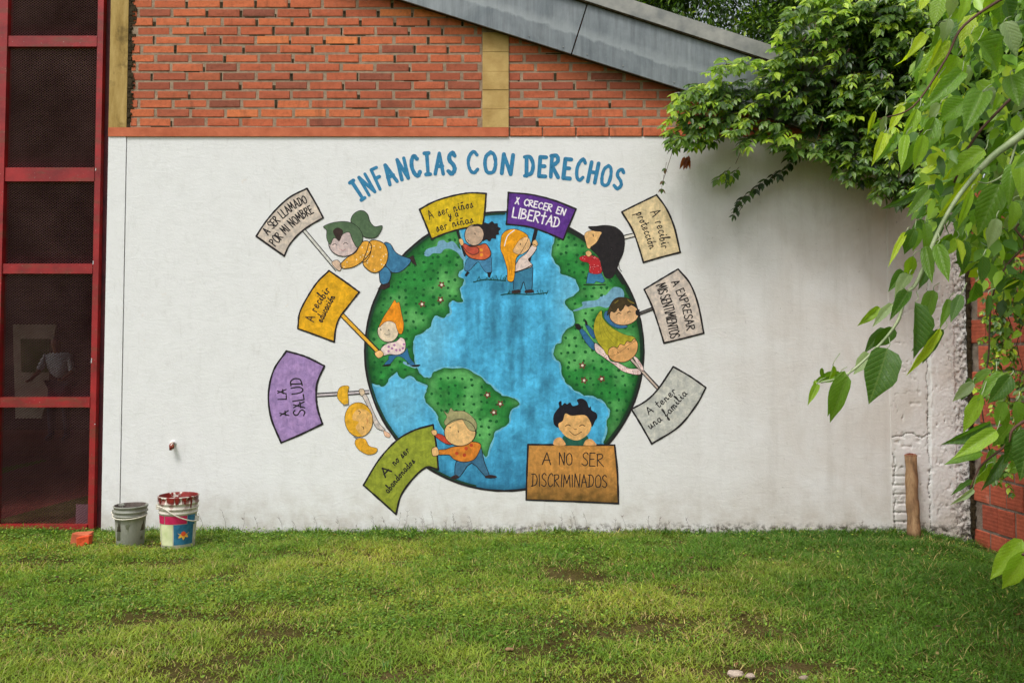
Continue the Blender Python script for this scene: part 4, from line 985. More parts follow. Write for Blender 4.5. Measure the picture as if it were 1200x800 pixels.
# ================================================================== RED STEEL SCREEN
YS = .10
scr = empty('mesh_screen', (P(60, 620, YS).x, YS, 0), 'tall red steel framed screen with dark expanded metal panels left of the white wall', 'metal screen')
def q2(px, py, y): p_ = P(px, py, y); return p_.x, p_.z
xm = P(114.2, 300, YS).x
def post(xa, xb, y0, y1, name, mat, z1=4.6): return B().box(xa, xb, y0, y1, 0.0, z1).build(name, mat, scr)
pr0, pr1 = P(107, 540, YS).x + .008, P(111.5, 540, YS).x + .008
post(pr0 - .012, pr1 + .004, YS - .03, YS + .03, 'post', M['red'])
post(pr1 + .006, XL - .004, YS + .02, YS + .14, 'side_channel', M['red_dark'])
pl0, pl1 = P(-12, 200, YS).x, P(8.5, 200, YS).x
post(pl0, pl1, YS - .045, YS + .03, 'post', M['red'])
pll0 = pl0 - (pr0 - pl1) - .1
post(pll0 - .12, pll0, YS - .045, YS + .03, 'post', M['red'])
rails = [(44, 56.5), (197.5, 213.5), (309.5, 321), (465, 476.8), (613.5, 627)]
zr = []
for i, (a, b) in enumerate(rails):
    z1, z0 = P(60, a, YS).z, max(P(60, b, YS).z, .0); zr.append((z0, z1))
    for (xa, xb) in ((pl1 + .001, pr0 - .013), (pll0 + .001, pl0 - .001)):
        B().box(xa, xb, YS - (.035 if i < 4 else .045), YS + .025, z0, z1).build('rail', M['red'], scr)
zr = [(4.3, 4.4)] + zr
def meshpanel(xa, xb, z0, z1):
    pw, ph = .0285, .0205; nx_, nz_ = int((xb - xa) / pw), int((z1 - z0) / ph)
    pw = (xb - xa) / nx_; ph = (z1 - z0) / nz_; V = []; Fs = []; t = .0021
    for j in range(nz_ + 1):
        for half in (0,):
            pass
    def seg(p, q):
        dx, dz = q[0] - p[0], q[1] - p[1]; L = math.hypot(dx, dz); nx2, nz2 = -dz / L * t, dx / L * t; b = len(V)
        V.extend([(p[0] + nx2, YS, p[1] + nz2), (p[0] - nx2, YS + .005, p[1] - nz2), (q[0] - nx2, YS + .005, q[1] - nz2), (q[0] + nx2, YS, q[1] + nz2)]); Fs.append((b, b + 1, b + 2, b + 3))
    for j in range(nz_):
        for i in range(nx_):
            x_, z_ = xa + i * pw, z0 + j * ph
            seg((x_, z_ + ph / 2), (x_ + pw / 2, z_)); seg((x_ + pw / 2, z_), (x_ + pw, z_ + ph / 2))
            seg((x_, z_ + ph / 2), (x_ + pw / 2, z_ + ph)); seg((x_ + pw / 2, z_ + ph), (x_ + pw, z_ + ph / 2))
    return mesh('mesh_panel', V, Fs, M['mesh'], scr)
for k_ in range(5):
    lo, hi = zr[k_ + 1][1] + .002, zr[k_][0] - .002
    for xa, xb in ((pl1 + .001, pr0 - .013), (pll0 + .001, pl0 - .001)): meshpanel(xa, xb, lo, hi)
for px, py, h in ((109, 310, .05), (107, 425, .06), (112, 200, .03), (111, 497, .004)):
    p_ = P(px, py, YS - .05); B().tube([p_, p_ + Vector((.004, -.003, h * .6))], .0035, 6).build('weld_wire', M['shirt'], scr)
p_ = P(97, 603, YS + .015); B().box(p_.x - .055, p_.x + .05, YS + .012, YS + .016, p_.z - .085, p_.z + .085).build('light_patch_plate', M['mesh'], scr)  # plate stands in for the light patch seen through the mesh

# hall behind the screen
B().box(-13, XL, .3, 9, -.1, .004).build('hall_floor', M['hall_floor'])['kind'] = 'structure'
w_ = B(); w_.box(-13, XL, 9, 9.2, 0, 5); w_.box(XL + .02, XL + .2, .3, 9.2, 0, 5)
w_.box(-13, pll0 - .13, .3, .45, 0, 5)
w_.build('hall_wall', M['hall'])['kind'] = 'structure'
B().box(-13.2, XL, .30, 9.2, 4.6, 4.8).build('hall_ceiling', M['hall'])['kind'] = 'structure'
YB = 7.6
bd = empty('lit_opening_board', (P(40, 470, YB).x, YB, 0), 'pale lit opening made as a green-panelled board in the dark hall behind the mesh', 'board')  # a pale lit opening, built as a board with a green panel
slab([(15, 380), (66, 380), (60, 412), (55, 470), (48, 490), (18, 490)], YB, YB + .05, 'board_face', M['pale_board'], bd)
slab([(24, 397), (58, 397), (57, 436), (25, 436)], YB - .02, YB - .002, 'green_panel', M['green_board'], bd)
def skin_body(name, chains, mat, parent, sub=2):
    V, Es, Rr = [], [], []; idx = {}
    for ch in chains:
        prev = None
        for key, p, r_ in ch:
            if key not in idx: idx[key] = len(V); V.append(p); Rr.append(r_)
            if prev is not None: Es.append((prev, idx[key]))
            prev = idx[key]
    me = bpy.data.meshes.new(name); me.from_pydata(V, Es, [])
    me.materials.append(mat); o = bpy.data.objects.new(name, me); COL.objects.link(o); attach(o, parent)
    o.modifiers.new('skin', 'SKIN').use_smooth_shade = True; ss = o.modifiers.new('sub', 'SUBSURF'); ss.levels = ss.render_levels = sub
    for i, sv in enumerate(me.skin_vertices[0].data): sv.radius = (Rr[i], Rr[i]) if not isinstance(Rr[i], tuple) else Rr[i]; sv.use_root = (i == 0)
    return o
YP = 7.0; pp_ = P(71, 400, YP); X0, ZH = pp_.x, pp_.z
per = empty('person', (X0, YP, 0), 'person in a white shirt and dark trousers leaning forward, dim behind the mesh screen', 'person')
hz = ZH - .85
pv = ('pelvis', (X0 + .02, YP, .92), .15)
skin_body('trousers', [[pv, ('hl', (X0 - .09, YP, .86), .10), ('kl', (X0 - .11, YP - .03, .48), .07), ('al', (X0 - .11, YP, .08), .05), ('tl', (X0 - .15, YP - .12, .03), .04)],
                       [pv, ('hr', (X0 + .11, YP, .86), .10), ('kr', (X0 + .13, YP - .03, .48), .07), ('ar', (X0 + .14, YP, .08), .05), ('tr', (X0 + .12, YP - .12, .03), .04)]], M['jeans'], per)
ch = ('chest', (X0 + .0, YP - .06, 1.28), .16)
skin_body('shirt', [[('w', (X0 + .02, YP, .98), .15), ch, ('n0', (X0 - .01, YP - .08, 1.42), .07)],
                    [ch, ('sl', (X0 - .19, YP - .06, 1.36), .07), ('el', (X0 - .27, YP - .14, 1.12), .05)],
                    [ch, ('sr', (X0 + .19, YP - .06, 1.36), .07), ('er', (X0 + .26, YP - .12, 1.10), .05)]], M['shirt'], per)
skin_body('body', [[('c0', (X0, YP - .07, 1.3), .08), ('nk', (X0 - .01, YP - .09, 1.46), .05), ('hd', (X0 - .02, YP - .11, 1.56), .085), ('tp', (X0 - .02, YP - .10, 1.65), .07)],
                   [('c0', (X0, YP - .07, 1.3), .08), ('s2', (X0 - .19, YP - .07, 1.35), .04), ('e2', (X0 - .27, YP - .15, 1.11), .036), ('h2', (X0 - .30, YP - .32, .98), .028), ('f2', (X0 - .31, YP - .42, .97), .022)],
                   [('c0', (X0, YP - .07, 1.3), .08), ('s3', (X0 + .19, YP - .07, 1.35), .04), ('e3', (X0 + .26, YP - .13, 1.10), .036), ('h3', (X0 + .22, YP - .34, 1.0), .028), ('f3', (X0 + .19, YP - .42, .99), .022)]], M['skin'], per)
skin_body('hair', [[('a', (X0 - .02, YP - .06, 1.60), .085), ('b', (X0 - .02, YP - .08, 1.68), .075)]], M['black_hair'], per)

# ================================================================== SIDE WALL ON THE RIGHT
XW = XR + .02; DIRX = .08
sw = empty('side_wall', (XW, -.02, 0), 'red hollow-brick side wall running towards the viewer at the right corner, half hidden by leaves', 'brick wall')
ang = math.atan(DIRX)
def blockmesh(seed):
    r = random.Random(seed); j = lambda s: r.uniform(-s, s); Wd, Hh, D = .180, .186, .08; c = .005
    o = [(-Wd / 2, -Hh / 2), (Wd / 2, -Hh / 2), (Wd / 2, Hh / 2), (-Wd / 2, Hh / 2)]
    V = [(x_ + j(.002), D, z_) for x_, z_ in o] + [(x_ + j(.002), c, z_ + j(.002)) for x_, z_ in o]
    V += [(x_ * .95, j(.002), z_ * .95) for x_, z_ in o]
    Fs = [(8, 9, 10, 11)]
    for i in range(4): n = (i + 1) % 4; Fs += [(4 + i, 4 + n, 8 + n, 8 + i), (i, n, 4 + n, 4 + i)]
    me = bpy.data.meshes.new('brick'); me.from_pydata(V, [], Fs); me.materials.append(M['block']); return me
SBM = [blockmesh(s) for s in range(8)]
pos = lambda s_, z_, off: Vector((XW + DIRX * s_ + off, -s_, z_))
nbk = 0
for row in range(14):
    z_ = -.17 + .205 * (row + .5)
    s_ = .02 + (.096 if row % 2 else 0)
    while s_ < 4.0:
        o = bpy.data.objects.new('brick', random.choice(SBM)); COL.objects.link(o)
        p_ = pos(s_ + .09, z_, random.uniform(-.004, .004)); 
        o.location = p_; o.rotation_euler = (0, 0, -math.pi / 2 + ang + random.uniform(-.012, .012)); o.scale = (1, 1, random.uniform(.96, 1.02))
        attach(o, sw); s_ += .196; nbk += 1
print('side bricks', nbk)
a_, b_ = pos(0, 0, .010), pos(4.05, 0, .010)
V = [(a_.x, a_.y, -.2), (b_.x, b_.y, -.2), (b_.x + .16, b_.y, -.2), (a_.x + .16, a_.y, -.2)]
V += [(x_, y_, 2.71) for x_, y_, _ in V]
mesh('mortar', V, [(0, 1, 5, 4), (1, 2, 6, 5), (2, 3, 7, 6), (3, 0, 4, 7), (4, 5, 6, 7)], M['mortar_wall'], sw)
# black mouldy corner strip with crumbs of render
cs = B()
for i in range(110):
    z_ = i * .024; cs.box(XR - .004, XR + .018 + .014 * random.random(), -.03 - .012 * random.random(), .02, z_ - .02, z_ + .006)
cs.build('mouldy_corner', M['dark_seam'], bld)

# ================================================================== BUCKETS, TAP, POST, SMALL THINGS
def wire(pts, r_, name, mat, parent, n=8): return B().tube([Vector(p) for p in catmull(pts, 6)], r_, n).build(name, mat, parent, True)
g1p = G(152.5, 638); g1p.z = gz(g1p.x, g1p.y) 
gb = empty('bucket', g1p, 'small grey plastic bucket with cement-crusted rim, left of the white paint bucket', 'bucket')
H1 = .305
B().lathe([(.0, .002), (.098, .0), (.102, .01), (.112, .17), (.116, .225), (.124, .226), (.124, .236), (.118, .238), (.120, .256), (.128, .258), (.128, .268), (.121, .270), (.123, .292), (.129, .294), (.130, H1), (.124, H1 + .002), (.118, .29), (.104, .05), (0, .03)], g1p, 48, jit=.008).build('body', M['grey_plastic'], gb, True)
B().lathe([(.1232, H1 + .0035), (.1165, .288), (.108, .12), (.0, .115)], g1p, 40, jit=.02).build('cement_crust', M['grey_inner'], gb, True)
hp = [g1p + Vector((math.cos(a) * .131, math.sin(a) * .131, .235 - .018 * math.sin(-a))) for a in [R(x_) for x_ in range(-182, 4, 12)]]
wire([hp[0] + Vector((-.012, 0, .03)), hp[0] + Vector((-.018, -.01, .012))] + hp[1:], .0045, 'handle', M['cream_wire'], gb)
for sx_ in (-1, 1): B().lathe([(.016, 0), (.016, .02), (0, .02)], (0, 0, 0), 12)
B().box(g1p.x - .142, g1p.x - .122, g1p.y - .015, g1p.y + .015, g1p.z + .235, g1p.z + .272).build('ear', M['grey_plastic'], gb)

g2p = G(208.5, 639); g2p.z = gz(g2p.x, g2p.y)
wb = empty('paint_bucket', g2p, 'white paint bucket splashed red round the rim, with a magenta and blue label', 'bucket')
Hh = .405
rb = lambda z_: .128 + .018 * z_ / .3
B().lathe([(0, .002), (.120, 0), (.127, .008), (rb(.1), .1), (rb(.27), .27), (.150, .272), (.151, .284), (.147, .286), (.148, .305), (.155, .307), (.156, .318), (.149, .320), (.150, .345), (.157, .347), (.158, .358), (.151, .360), (.152, .392), (.157, .394), (.157, Hh), (.150, Hh + .001), (.145, .39), (.125, .05), (0, .04)], g2p, 56, jit=.004).build('body', M['white_plastic'], wb, True)
B().lathe([(.1505, Hh + .0025), (.1445, .39), (.138, .30), (0, .29)], g2p, 44, jit=.012).build('paint_lining', M['red_wet'], wb, True)
def band(a0, a1, z0, z1, off, mat, name):
    n_ = max(3, int(abs(a1 - a0) / 6)); V = []; Fs = []
    for i in range(n_ + 1):
        a = R(a0 + (a1 - a0) * i / n_)
        for z_ in (z0, z1): r_ = rb(z_) + off; V.append((g2p.x + r_ * math.cos(a), g2p.y + r_ * math.sin(a), g2p.z + z_))
    for i in range(n_): Fs.append((2 * i, 2 * i + 2, 2 * i + 3, 2 * i + 1))
    return mesh(name, V, Fs, mat, wb, True)
band(184, 244, .20, .262, .0012, M['magenta'], 'label_panel'); band(247, 318, .20, .262, .0012, M['magenta'], 'label_panel')
band(320, 352, .185, .264, .0014, M['label_blue'], 'label_panel')
band(226, 274, .035, .196, .0012, M['label_cream'], 'label_panel'); band(277, 345, .04, .196, .0016, M['label_blue'], 'label_panel')
band(200, 222, .06, .19, .0012, M['label_cream'], 'label_panel'); band(204, 218, .035, .052, .0016, M['label_yellow'], 'label_panel')
def medal(a_c, z_c, rad, mat, off, name, petals=0):
    V = []; n_ = 28; c_ = [(0, 0)]
    for i in range(n_): a = 2 * math.pi * i / n_; r_ = rad * (1 + (.28 * math.sin(petals * a) if petals else 0)); c_.append((r_ * math.cos(a), r_ * math.sin(a)))
    for u, w2 in c_: a = R(a_c) + u / .135; r_ = rb(z_c) + off; V.append((g2p.x + r_ * math.cos(a), g2p.y + r_ * math.sin(a), g2p.z + z_c + w2))
    return mesh(name, V, [(0, i + 1, (i + 1) % n_ + 1) for i in range(n_)], mat, wb)
medal(308, .125, .038, M['label_yellow'], .0022, 'label_flower', 7); medal(308, .125, .018, M['orange_brick'], .0028, 'flower_centre')
dr = B()
for i in range(30):
    a = R(random.uniform(170, 370)); L = random.choice((.02, .03, .05, .05, .09)); w2 = random.uniform(.004, .012); V = []
    for t in range(5):
        z_ = Hh - .002 - L * t / 4; r_ = .1588 + (.0 if z_ > .344 else -.004)
        for s_ in (-1, 1): aa = a + s_ * w2 * (1 - .6 * t / 4) / .15; V.append((g2p.x + r_ * math.cos(aa), g2p.y + r_ * math.sin(aa), g2p.z + z_))
    dr.add(V, [(2 * t, 2 * t + 1, 2 * t + 3, 2 * t + 2) for t in range(4)])
dr.build('paint_drips', M['red_wet'], wb, True)
wire([g2p + Vector((math.cos(R(a)) * (.162 + .004 * math.sin(R(a * 2))), math.sin(R(a)) * .162, z_)) for a, z_ in ((215, .33), (235, .335), (255, .318), (275, .285), (295, .255), (315, .232), (335, .215), (352, .212))], .0048, 'handle', M['cream_wire'], wb)
for a in (207, 355):
    c_ = g2p + Vector((math.cos(R(a)) * .155, math.sin(R(a)) * .155, .325 if a < 300 else .225)); B().box(c_.x - .014, c_.x + .014, c_.y - .008, c_.y + .008, c_.z - .02, c_.z + .02).build('ear', M['white_plastic'], wb)

gb.scale = (.92, .92, .95); wb.scale = (.90, .90, .93)
# tap stub in the wall
tp = P(203, 522, 0)
tap = empty('water_tap', tp, 'short white pipe stub with rusty tip on the wall above the buckets', 'tap')
B().tube([tp + Vector((0, .03, .02)), tp + Vector((0, -.03, .02)), tp + Vector((0, -.045, .005)), tp + Vector((0, -.046, -.03))], [.015, .015, .014, .012], 14).build('pipe', M['white_plastic'], tap, True)
B().tube([tp + Vector((.006, -.034, .012)), tp + Vector((.018, -.052, -.002)), tp + Vector((.016, -.055, -.02))], [.011, .012, .008], 10).build('rusty_tip', M['rust'], tap, True)
B().tube([tp + Vector((0, .01, .02)), tp + Vector((0, -.006, .02))], .024, 14).build('collar', M['plaster'], tap, True)

# wooden post leaning on the rough pier
pb_ = P(1071, 628, -.15); pb_.z = -.02; pt_ = P(1067, 533, -.06)
po = empty('wooden_post', (pb_.x, pb_.y, 0), 'short weathered wooden post leaning on the wall near the right corner', 'post')
pts = [Vector(pb_).lerp(pt_, t) + Vector((.004 * math.sin(t * 9), .003 * math.sin(t * 7 + 1), 0)) for t in [i / 12 for i in range(13)]]
pts2 = B().tube(pts, [.049 + .003 * math.sin(i * 1.7) - .006 * i / 12 for i in range(13)], 22)
pts2.build('trunk', M['post'], po, True)
rg = B(); tpv = pts[-1]
for i in range(14):
    a = 2 * math.pi * i / 14; c_ = tpv + Vector((math.cos(a) * .034, math.sin(a) * .034, -.004)); h_ = .01 + .02 * random.random()
    rg.tube([c_, c_ + Vector((0, 0, h_ * .6))], [.016, .009], 5)
rg.build('splintered_top', M['rust'], po)
# orange brick fragment
fp = G(97, 638); fr = empty('brick_fragment', fp, 'broken orange brick piece in the grass at the foot of the red screen', 'brick piece')
V, Fs = boxdata(-.075, .05, -.04, .04, -.01, .085); V = [(x_ + random.uniform(-.012, .012) + .02 * z_, y_ + random.uniform(-.01, .01), z_ + random.uniform(-.012, .012)) for x_, y_, z_ in V]
o = mesh('block', [(fp.x + x_, fp.y + y_, z_) for x_, y_, z_ in V], Fs, M['terracotta_paint'], fr); bm_ = o.modifiers.new('b', 'BEVEL'); bm_.width = .008; bm_.segments = 2
V, Fs = boxdata(-.0, .085, -.085, -.035, .0, .06); V = [(x_ + random.uniform(-.01, .01), y_ + random.uniform(-.01, .01), z_ + random.uniform(-.01, .01) + .2 * x_) for x_, y_, z_ in V]
o = mesh('chipped_face', [(fp.x + x_, fp.y + y_, z_) for x_, y_, z_ in V], Fs, M['orange_brick'], fr); bm_ = o.modifiers.new('b', 'BEVEL'); bm_.width = .006; bm_.segments = 2
# stone in the bare patch, and a pale scrap
def rock(px, py, rx, ry, rz, name, label, cat, mat):
    c_ = G(px, py); z0 = gz(c_.x, c_.y); b = B(); V = []; Fs = []
    n_, m_ = 14, 7
    for j in range(m_ + 1):
        for i in range(n_):
            th = math.pi * j / m_; a = 2 * math.pi * i / n_; d_ = Vector((math.sin(th) * math.cos(a), math.sin(th) * math.sin(a), math.cos(th)))
            k_ = .8 + .45 * float(vnoise(d_.x * 2 + px, d_.y * 2 + d_.z * 3, 5)); V.append((c_.x + d_.x * rx * k_, c_.y + d_.y * ry * k_, z0 + .012 + d_.z * rz * k_))
    for j in range(m_):
        for i in range(n_): Fs.append((j * n_ + i, (j + 1) * n_ + i, (j + 1) * n_ + (i + 1) % n_, j * n_ + (i + 1) % n_))
    o = mesh(name, V, Fs, mat); tag(o, label, cat); return o
rock(862, 794, .038, .022, .014, 'stone', 'pale flat stone in the bare muddy patch at the bottom of the lawn', 'stone', M['stone'])
rock(879, 797, .02, .016, .012, 'stone', 'tiny pale pebble just right of the flat stone on the mud', 'stone', M['stone'])
rock(942, 799, .02, .014, .012, 'stone', 'small white pebble by the right end of the muddy patch', 'stone', M['stone'])
rock(597, 762, .022, .012, .008, 'wood_chip', 'small tan chip lying in the middle of the lawn', 'wood chip', M['post'])

# ================================================================== FOLIAGE
def nrm(a): return a / np.maximum(np.linalg.norm(a, axis=1, keepdims=True), 1e-9)
def leafcloud(name, pos_, dir_, nor, L, W, col, parent, mat, detail=0, kind='stuff'):
    n = len(pos_); d = nrm(dir_); s = nrm(np.cross(d, nor)); u = np.cross(s, d); L = L[:, None]; W = W[:, None]
    if detail == 0:
        pts = [pos_, pos_ + d * L * .42 + s * W * .5, pos_ + d * L - u * L * .12, pos_ + d * L * .42 - s * W * .5, pos_ + d * L * .45 - u * W * .16]
        fa = [(0, 1, 4), (1, 2, 4), (2, 3, 4), (3, 0, 4)]
    else:
        pts = [pos_, pos_ + d * L * .22 + s * W * .40 + u * W * .06, pos_ + d * L * .55 + s * W * .46, pos_ + d * L * .82 + s * W * .2 - u * L * .06, pos_ + d * L - u * L * .16,
               pos_ + d * L * .82 - s * W * .2 - u * L * .06, pos_ + d * L * .55 - s * W * .46, pos_ + d * L * .22 - s * W * .40 + u * W * .06,
               pos_ + d * L * .22 - u * W * .1, pos_ + d * L * .55 - u * W * .12, pos_ + d * L * .82 - u * (W * .08 + L * .06)]
        fa = [(0, 1, 8), (1, 2, 9), (1, 9, 8), (2, 3, 10), (2, 10, 9), (3, 4, 10), (4, 5, 10), (5, 6, 10), (6, 9, 10), (6, 7, 9), (7, 8, 9), (7, 0, 8)]
    k_ = len(pts); V = np.stack(pts, 1).reshape(-1, 3)
    Fa = (np.array(fa)[None] + (np.arange(n) * k_)[:, None, None]).reshape(-1, 3)
    C = np.repeat(col, k_, axis=0); o = mesh_np(name, V, Fa, mat, parent, C, True)
    if kind: o['kind'] = kind
    return o
def pal(n, cols, w, jitter=.18):
    c_ = np.array([lin(*q)[:3] for q in cols]); i = RNG.choice(len(cols), n, p=np.array(w) / sum(w))
    return np.clip(c_[i] * (1 + RNG.normal(0, jitter, (n, 1))), .004, 1)
LEAF = [(44, 66, 26), (62, 92, 32), (86, 120, 40), (116, 146, 48), (150, 172, 60)]

# --- big dark tree behind the roof and the wall, its canopy reaching over the right of the lawn
bt = empty('background_tree', (4.6, 3.4, 0), 'large dark leafy tree rising behind the roof and over the right end of the wall', 'tree')
tb = B()
def limb(a, b, r0, r1, wob=.1, n=9):
    a, b = Vector(a), Vector(b); pts = []
    for i in range(n + 1):
        t = i / n; pts.append(a.lerp(b, t) + Vector((random.uniform(-wob, wob), random.uniform(-wob, wob), random.uniform(-wob, wob) + .25 * (b - a).length * t * (1 - t) * .5)) * (0 if i in (0, n) else 1))
    tb.tube(pts, [r0 + (r1 - r0) * i / n for i in range(n + 1)], 9); return pts
limb((4.6, 3.4, -.1), (4.3, 3.0, 2.6), .26, .2, .03)
for e in ((2.2, 2.2, 4.0), (3.3, 1.2, 4.6), (5.2, 1.8, 5.0), (1.2, 3.6, 4.6), (3.6, -.4, 3.9), (4.8, -1.6, 4.4)): limb((4.3, 3.0, 2.5), e, .14, .03, .12)
tb.build('trunk', M['bark'], bt, True)
cl = []
def regionclump(pxr, pyr, yr, n, rad):
    for _ in range(n): p_ = P(random.uniform(*pxr), random.uniform(*pyr), random.uniform(*yr)); cl.append((p_.x, p_.y, p_.z, random.uniform(*rad)))
regionclump((690, 1010), (-70, 60), (2.9, 4.0), 46, (.30, .5)); regionclump((860, 1060), (-20, 70), (-.1, .6), 22, (.12, .2)); regionclump((660, 1040), (-120, 80), (4.2, 5.5), 50, (.5, .7)); regionclump((1090, 1360), (60, 330), (.6, 2.2), 60, (.3, .5))
regionclump((930, 1240), (-90, 160), (.5, 1.6), 60, (.28, .46))
regionclump((985, 1120), (40, 165), (.42, .8), 26, (.16, .26))
regionclump((980, 1100), (10, 190), (-.25, .2), 30, (.12, .2))
for _ in range(6): cl.append((random.uniform(2.9, 6.0), random.uniform(-2.6, 1.5), random.uniform(3.7, 4.9), random.uniform(.35, .6)))
cl = np.array(cl)
per_ = 620; n = len(cl) * per_
ci = np.repeat(np.arange(len(cl)), per_)
dd = nrm(RNG.normal(size=(n, 3))); rr = cl[ci, 3] * RNG.uniform(.35, 1.05, n) ** .6
ps = cl[ci, :3] + dd * rr[:, None] * np.array([1.15, 1.0, .8])
ds = nrm(dd * .8 + RNG.normal(size=(n, 3)) * .6 + np.array([0, 0, -.35])); nn = nrm(dd * .5 + np.array([0, 0, 1.0]) + RNG.normal(size=(n, 3)) * .4)
ok = ~((ps[:, 1] > -.05) & (ps[:, 1] < .3) & (ps[:, 2] < ZL + .05) & (ps[:, 0] < XR)) & ~((ps[:, 0] < 2.75) & (ps[:, 1] > -.2) & (ps[:, 1] < 2.7)) & ~((ps[:, 1] >= .2) & (ps[:, 2] < 2.4) & (ps[:, 0] < XR))
ok &= ~((ps[:, 1] < 0) & (ps[:, 2] < 2.75))
ps, ds, nn = ps[ok], ds[ok], nn[ok]; n = len(ps)
print('background leaves', n)
leafcloud('crown', ps, ds, nn, RNG.uniform(.05, .095, n), RNG.uniform(.025, .042, n), pal(n, LEAF, (4, 5, 4, 2, .6)), bt, M['leafs'])

# --- sprays: twigs that carry leaves two by two
class Spray:
    def __init__(s): s.p = []; s.d = []; s.n = []; s.L = []; s.W = []; s.c = []; s.tw = B()
    def add(s, start, direc, length, nl, L0, cols, droop=.5, tw=.0022, w=.42, face=Vector((0, -.5, .9))):
        p_ = Vector(start); d = Vector(direc).normalized(); st = length / nl; pts = [p_.copy()]
        for i in range(nl):
            d = (d + Vector((random.uniform(-.12, .12), random.uniform(-.12, .12), -droop * st * 2 + random.uniform(-.08, .08)))).normalized(); p_ = p_ + d * st; pts.append(p_.copy())
            side = d.cross(face).normalized()
            for sg in ((-1, 1) if i < nl - 1 else (0, -1, 1)):
                ld = (d * random.uniform(.5, .9) + side * sg * random.uniform(.7, 1.1) + Vector((0, 0, -random.uniform(.1, .7)))).normalized()
                nv = (face + Vector((random.uniform(-.6, .6), random.uniform(-.5, .5), random.uniform(-.3, .3)))).normalized()
                l_ = L0 * random.uniform(.7, 1.2); s.p.append(p_[:]); s.d.append(ld[:]); s.n.append(nv[:]); s.L.append(l_); s.W.append(l_ * w * random.uniform(.85, 1.15)); s.c.append(random.choice(cols))
        s.tw.tube(pts, [tw * (1 - .6 * i / nl) for i in range(nl + 1)], 5); return pts[-1]
    def arrays(s): return [np.array(v) for v in (s.p, s.d, s.n, s.L, s.W, [np.array(lin(*c_)[:3]) * random.uniform(.8, 1.25) for c_ in s.c])]

def leafmesh(seed, ar=.55, lobed=False, curl=.25, fold=.25, wav=.05, nseg=9, name='leaf'):
    r = random.Random(seed); V, Fs, UV = [], [], []; ph = r.uniform(0, 6); m = 3
    for i in range(nseg + 1):
        t = i / nseg; hw = ar * .5 * (math.sin(math.pi * t ** .78) ** .75 if 0 < t < 1 else 0) * (1.0 if t < .75 else 1 - (t - .75) * 1.1)
        if lobed: hw *= .84 + .16 * abs(math.cos(t * 7.5 + seed))
        yb = t - .08 * t * t * curl; zb = -curl * t * t * .5
        for j in range(-m, m + 1):
            s_ = j / m; x_ = s_ * hw; z_ = zb + abs(s_) * hw * fold * 2 * (1 - .4 * abs(s_)) + wav * hw * math.sin(t * 17 + ph + j) * abs(s_)
            V.append((x_, yb - .05 * abs(s_) * (t > .1) * (t < .95), z_)); UV.append((.5 + .5 * s_ * hw / (ar * .5 + 1e-6), t))
    w_ = 2 * m + 1
    for i in range(nseg):
        for j in range(2 * m): Fs.append((i * w_ + j, i * w_ + j + 1, (i + 1) * w_ + j + 1, (i + 1) * w_ + j))
    me = bpy.data.meshes.new(name); me.from_pydata(V, [], Fs); me.update()
    ul = me.uv_layers.new(name='UVMap')
    for lp in me.loops: ul.data[lp.index].uv = UV[lp.vertex_index]
    me.polygons.foreach_set('use_smooth', [True] * len(me.polygons)); me.materials.append(M['leaf']); return me
LM = [leafmesh(s, random.uniform(.46, .66), s % 3 == 0, random.uniform(-.2, 1.0), random.uniform(.15, .8), random.uniform(.05, .22)) for s in range(20)]
LML = [leafmesh(50 + s, .6, True, .3, .3) for s in range(3)]
LMS = [leafmesh(80 + s, .44, False, random.uniform(.1, .6), .35, nseg=4) for s in range(6)]
def leafobj(base, tip, nor, width, col, parent, lib=LM, arr=.58):
    base, tip = Vector(base), Vector(tip); y_ = tip - base; L = y_.length; y_.normalize(); z_ = Vector(nor); z_ = (z_ - y_ * z_.dot(y_))
    z_ = z_.normalized() if z_.length > 1e-3 else y_.orthogonal().normalized(); x_ = y_.cross(z_)
    m = Matrix((x_, y_, z_)).transposed(); o = bpy.data.objects.new('leaf', random.choice(lib)); COL.objects.link(o)
    o.location = base; o.rotation_euler = m.to_euler(); o.scale = ((width / arr if width else L), L, L); o.color = (*np.clip(np.array(lin(*col)[:3]) * random.uniform(.85, 1.15), 0, 1), 1)
    attach(o, parent); return o

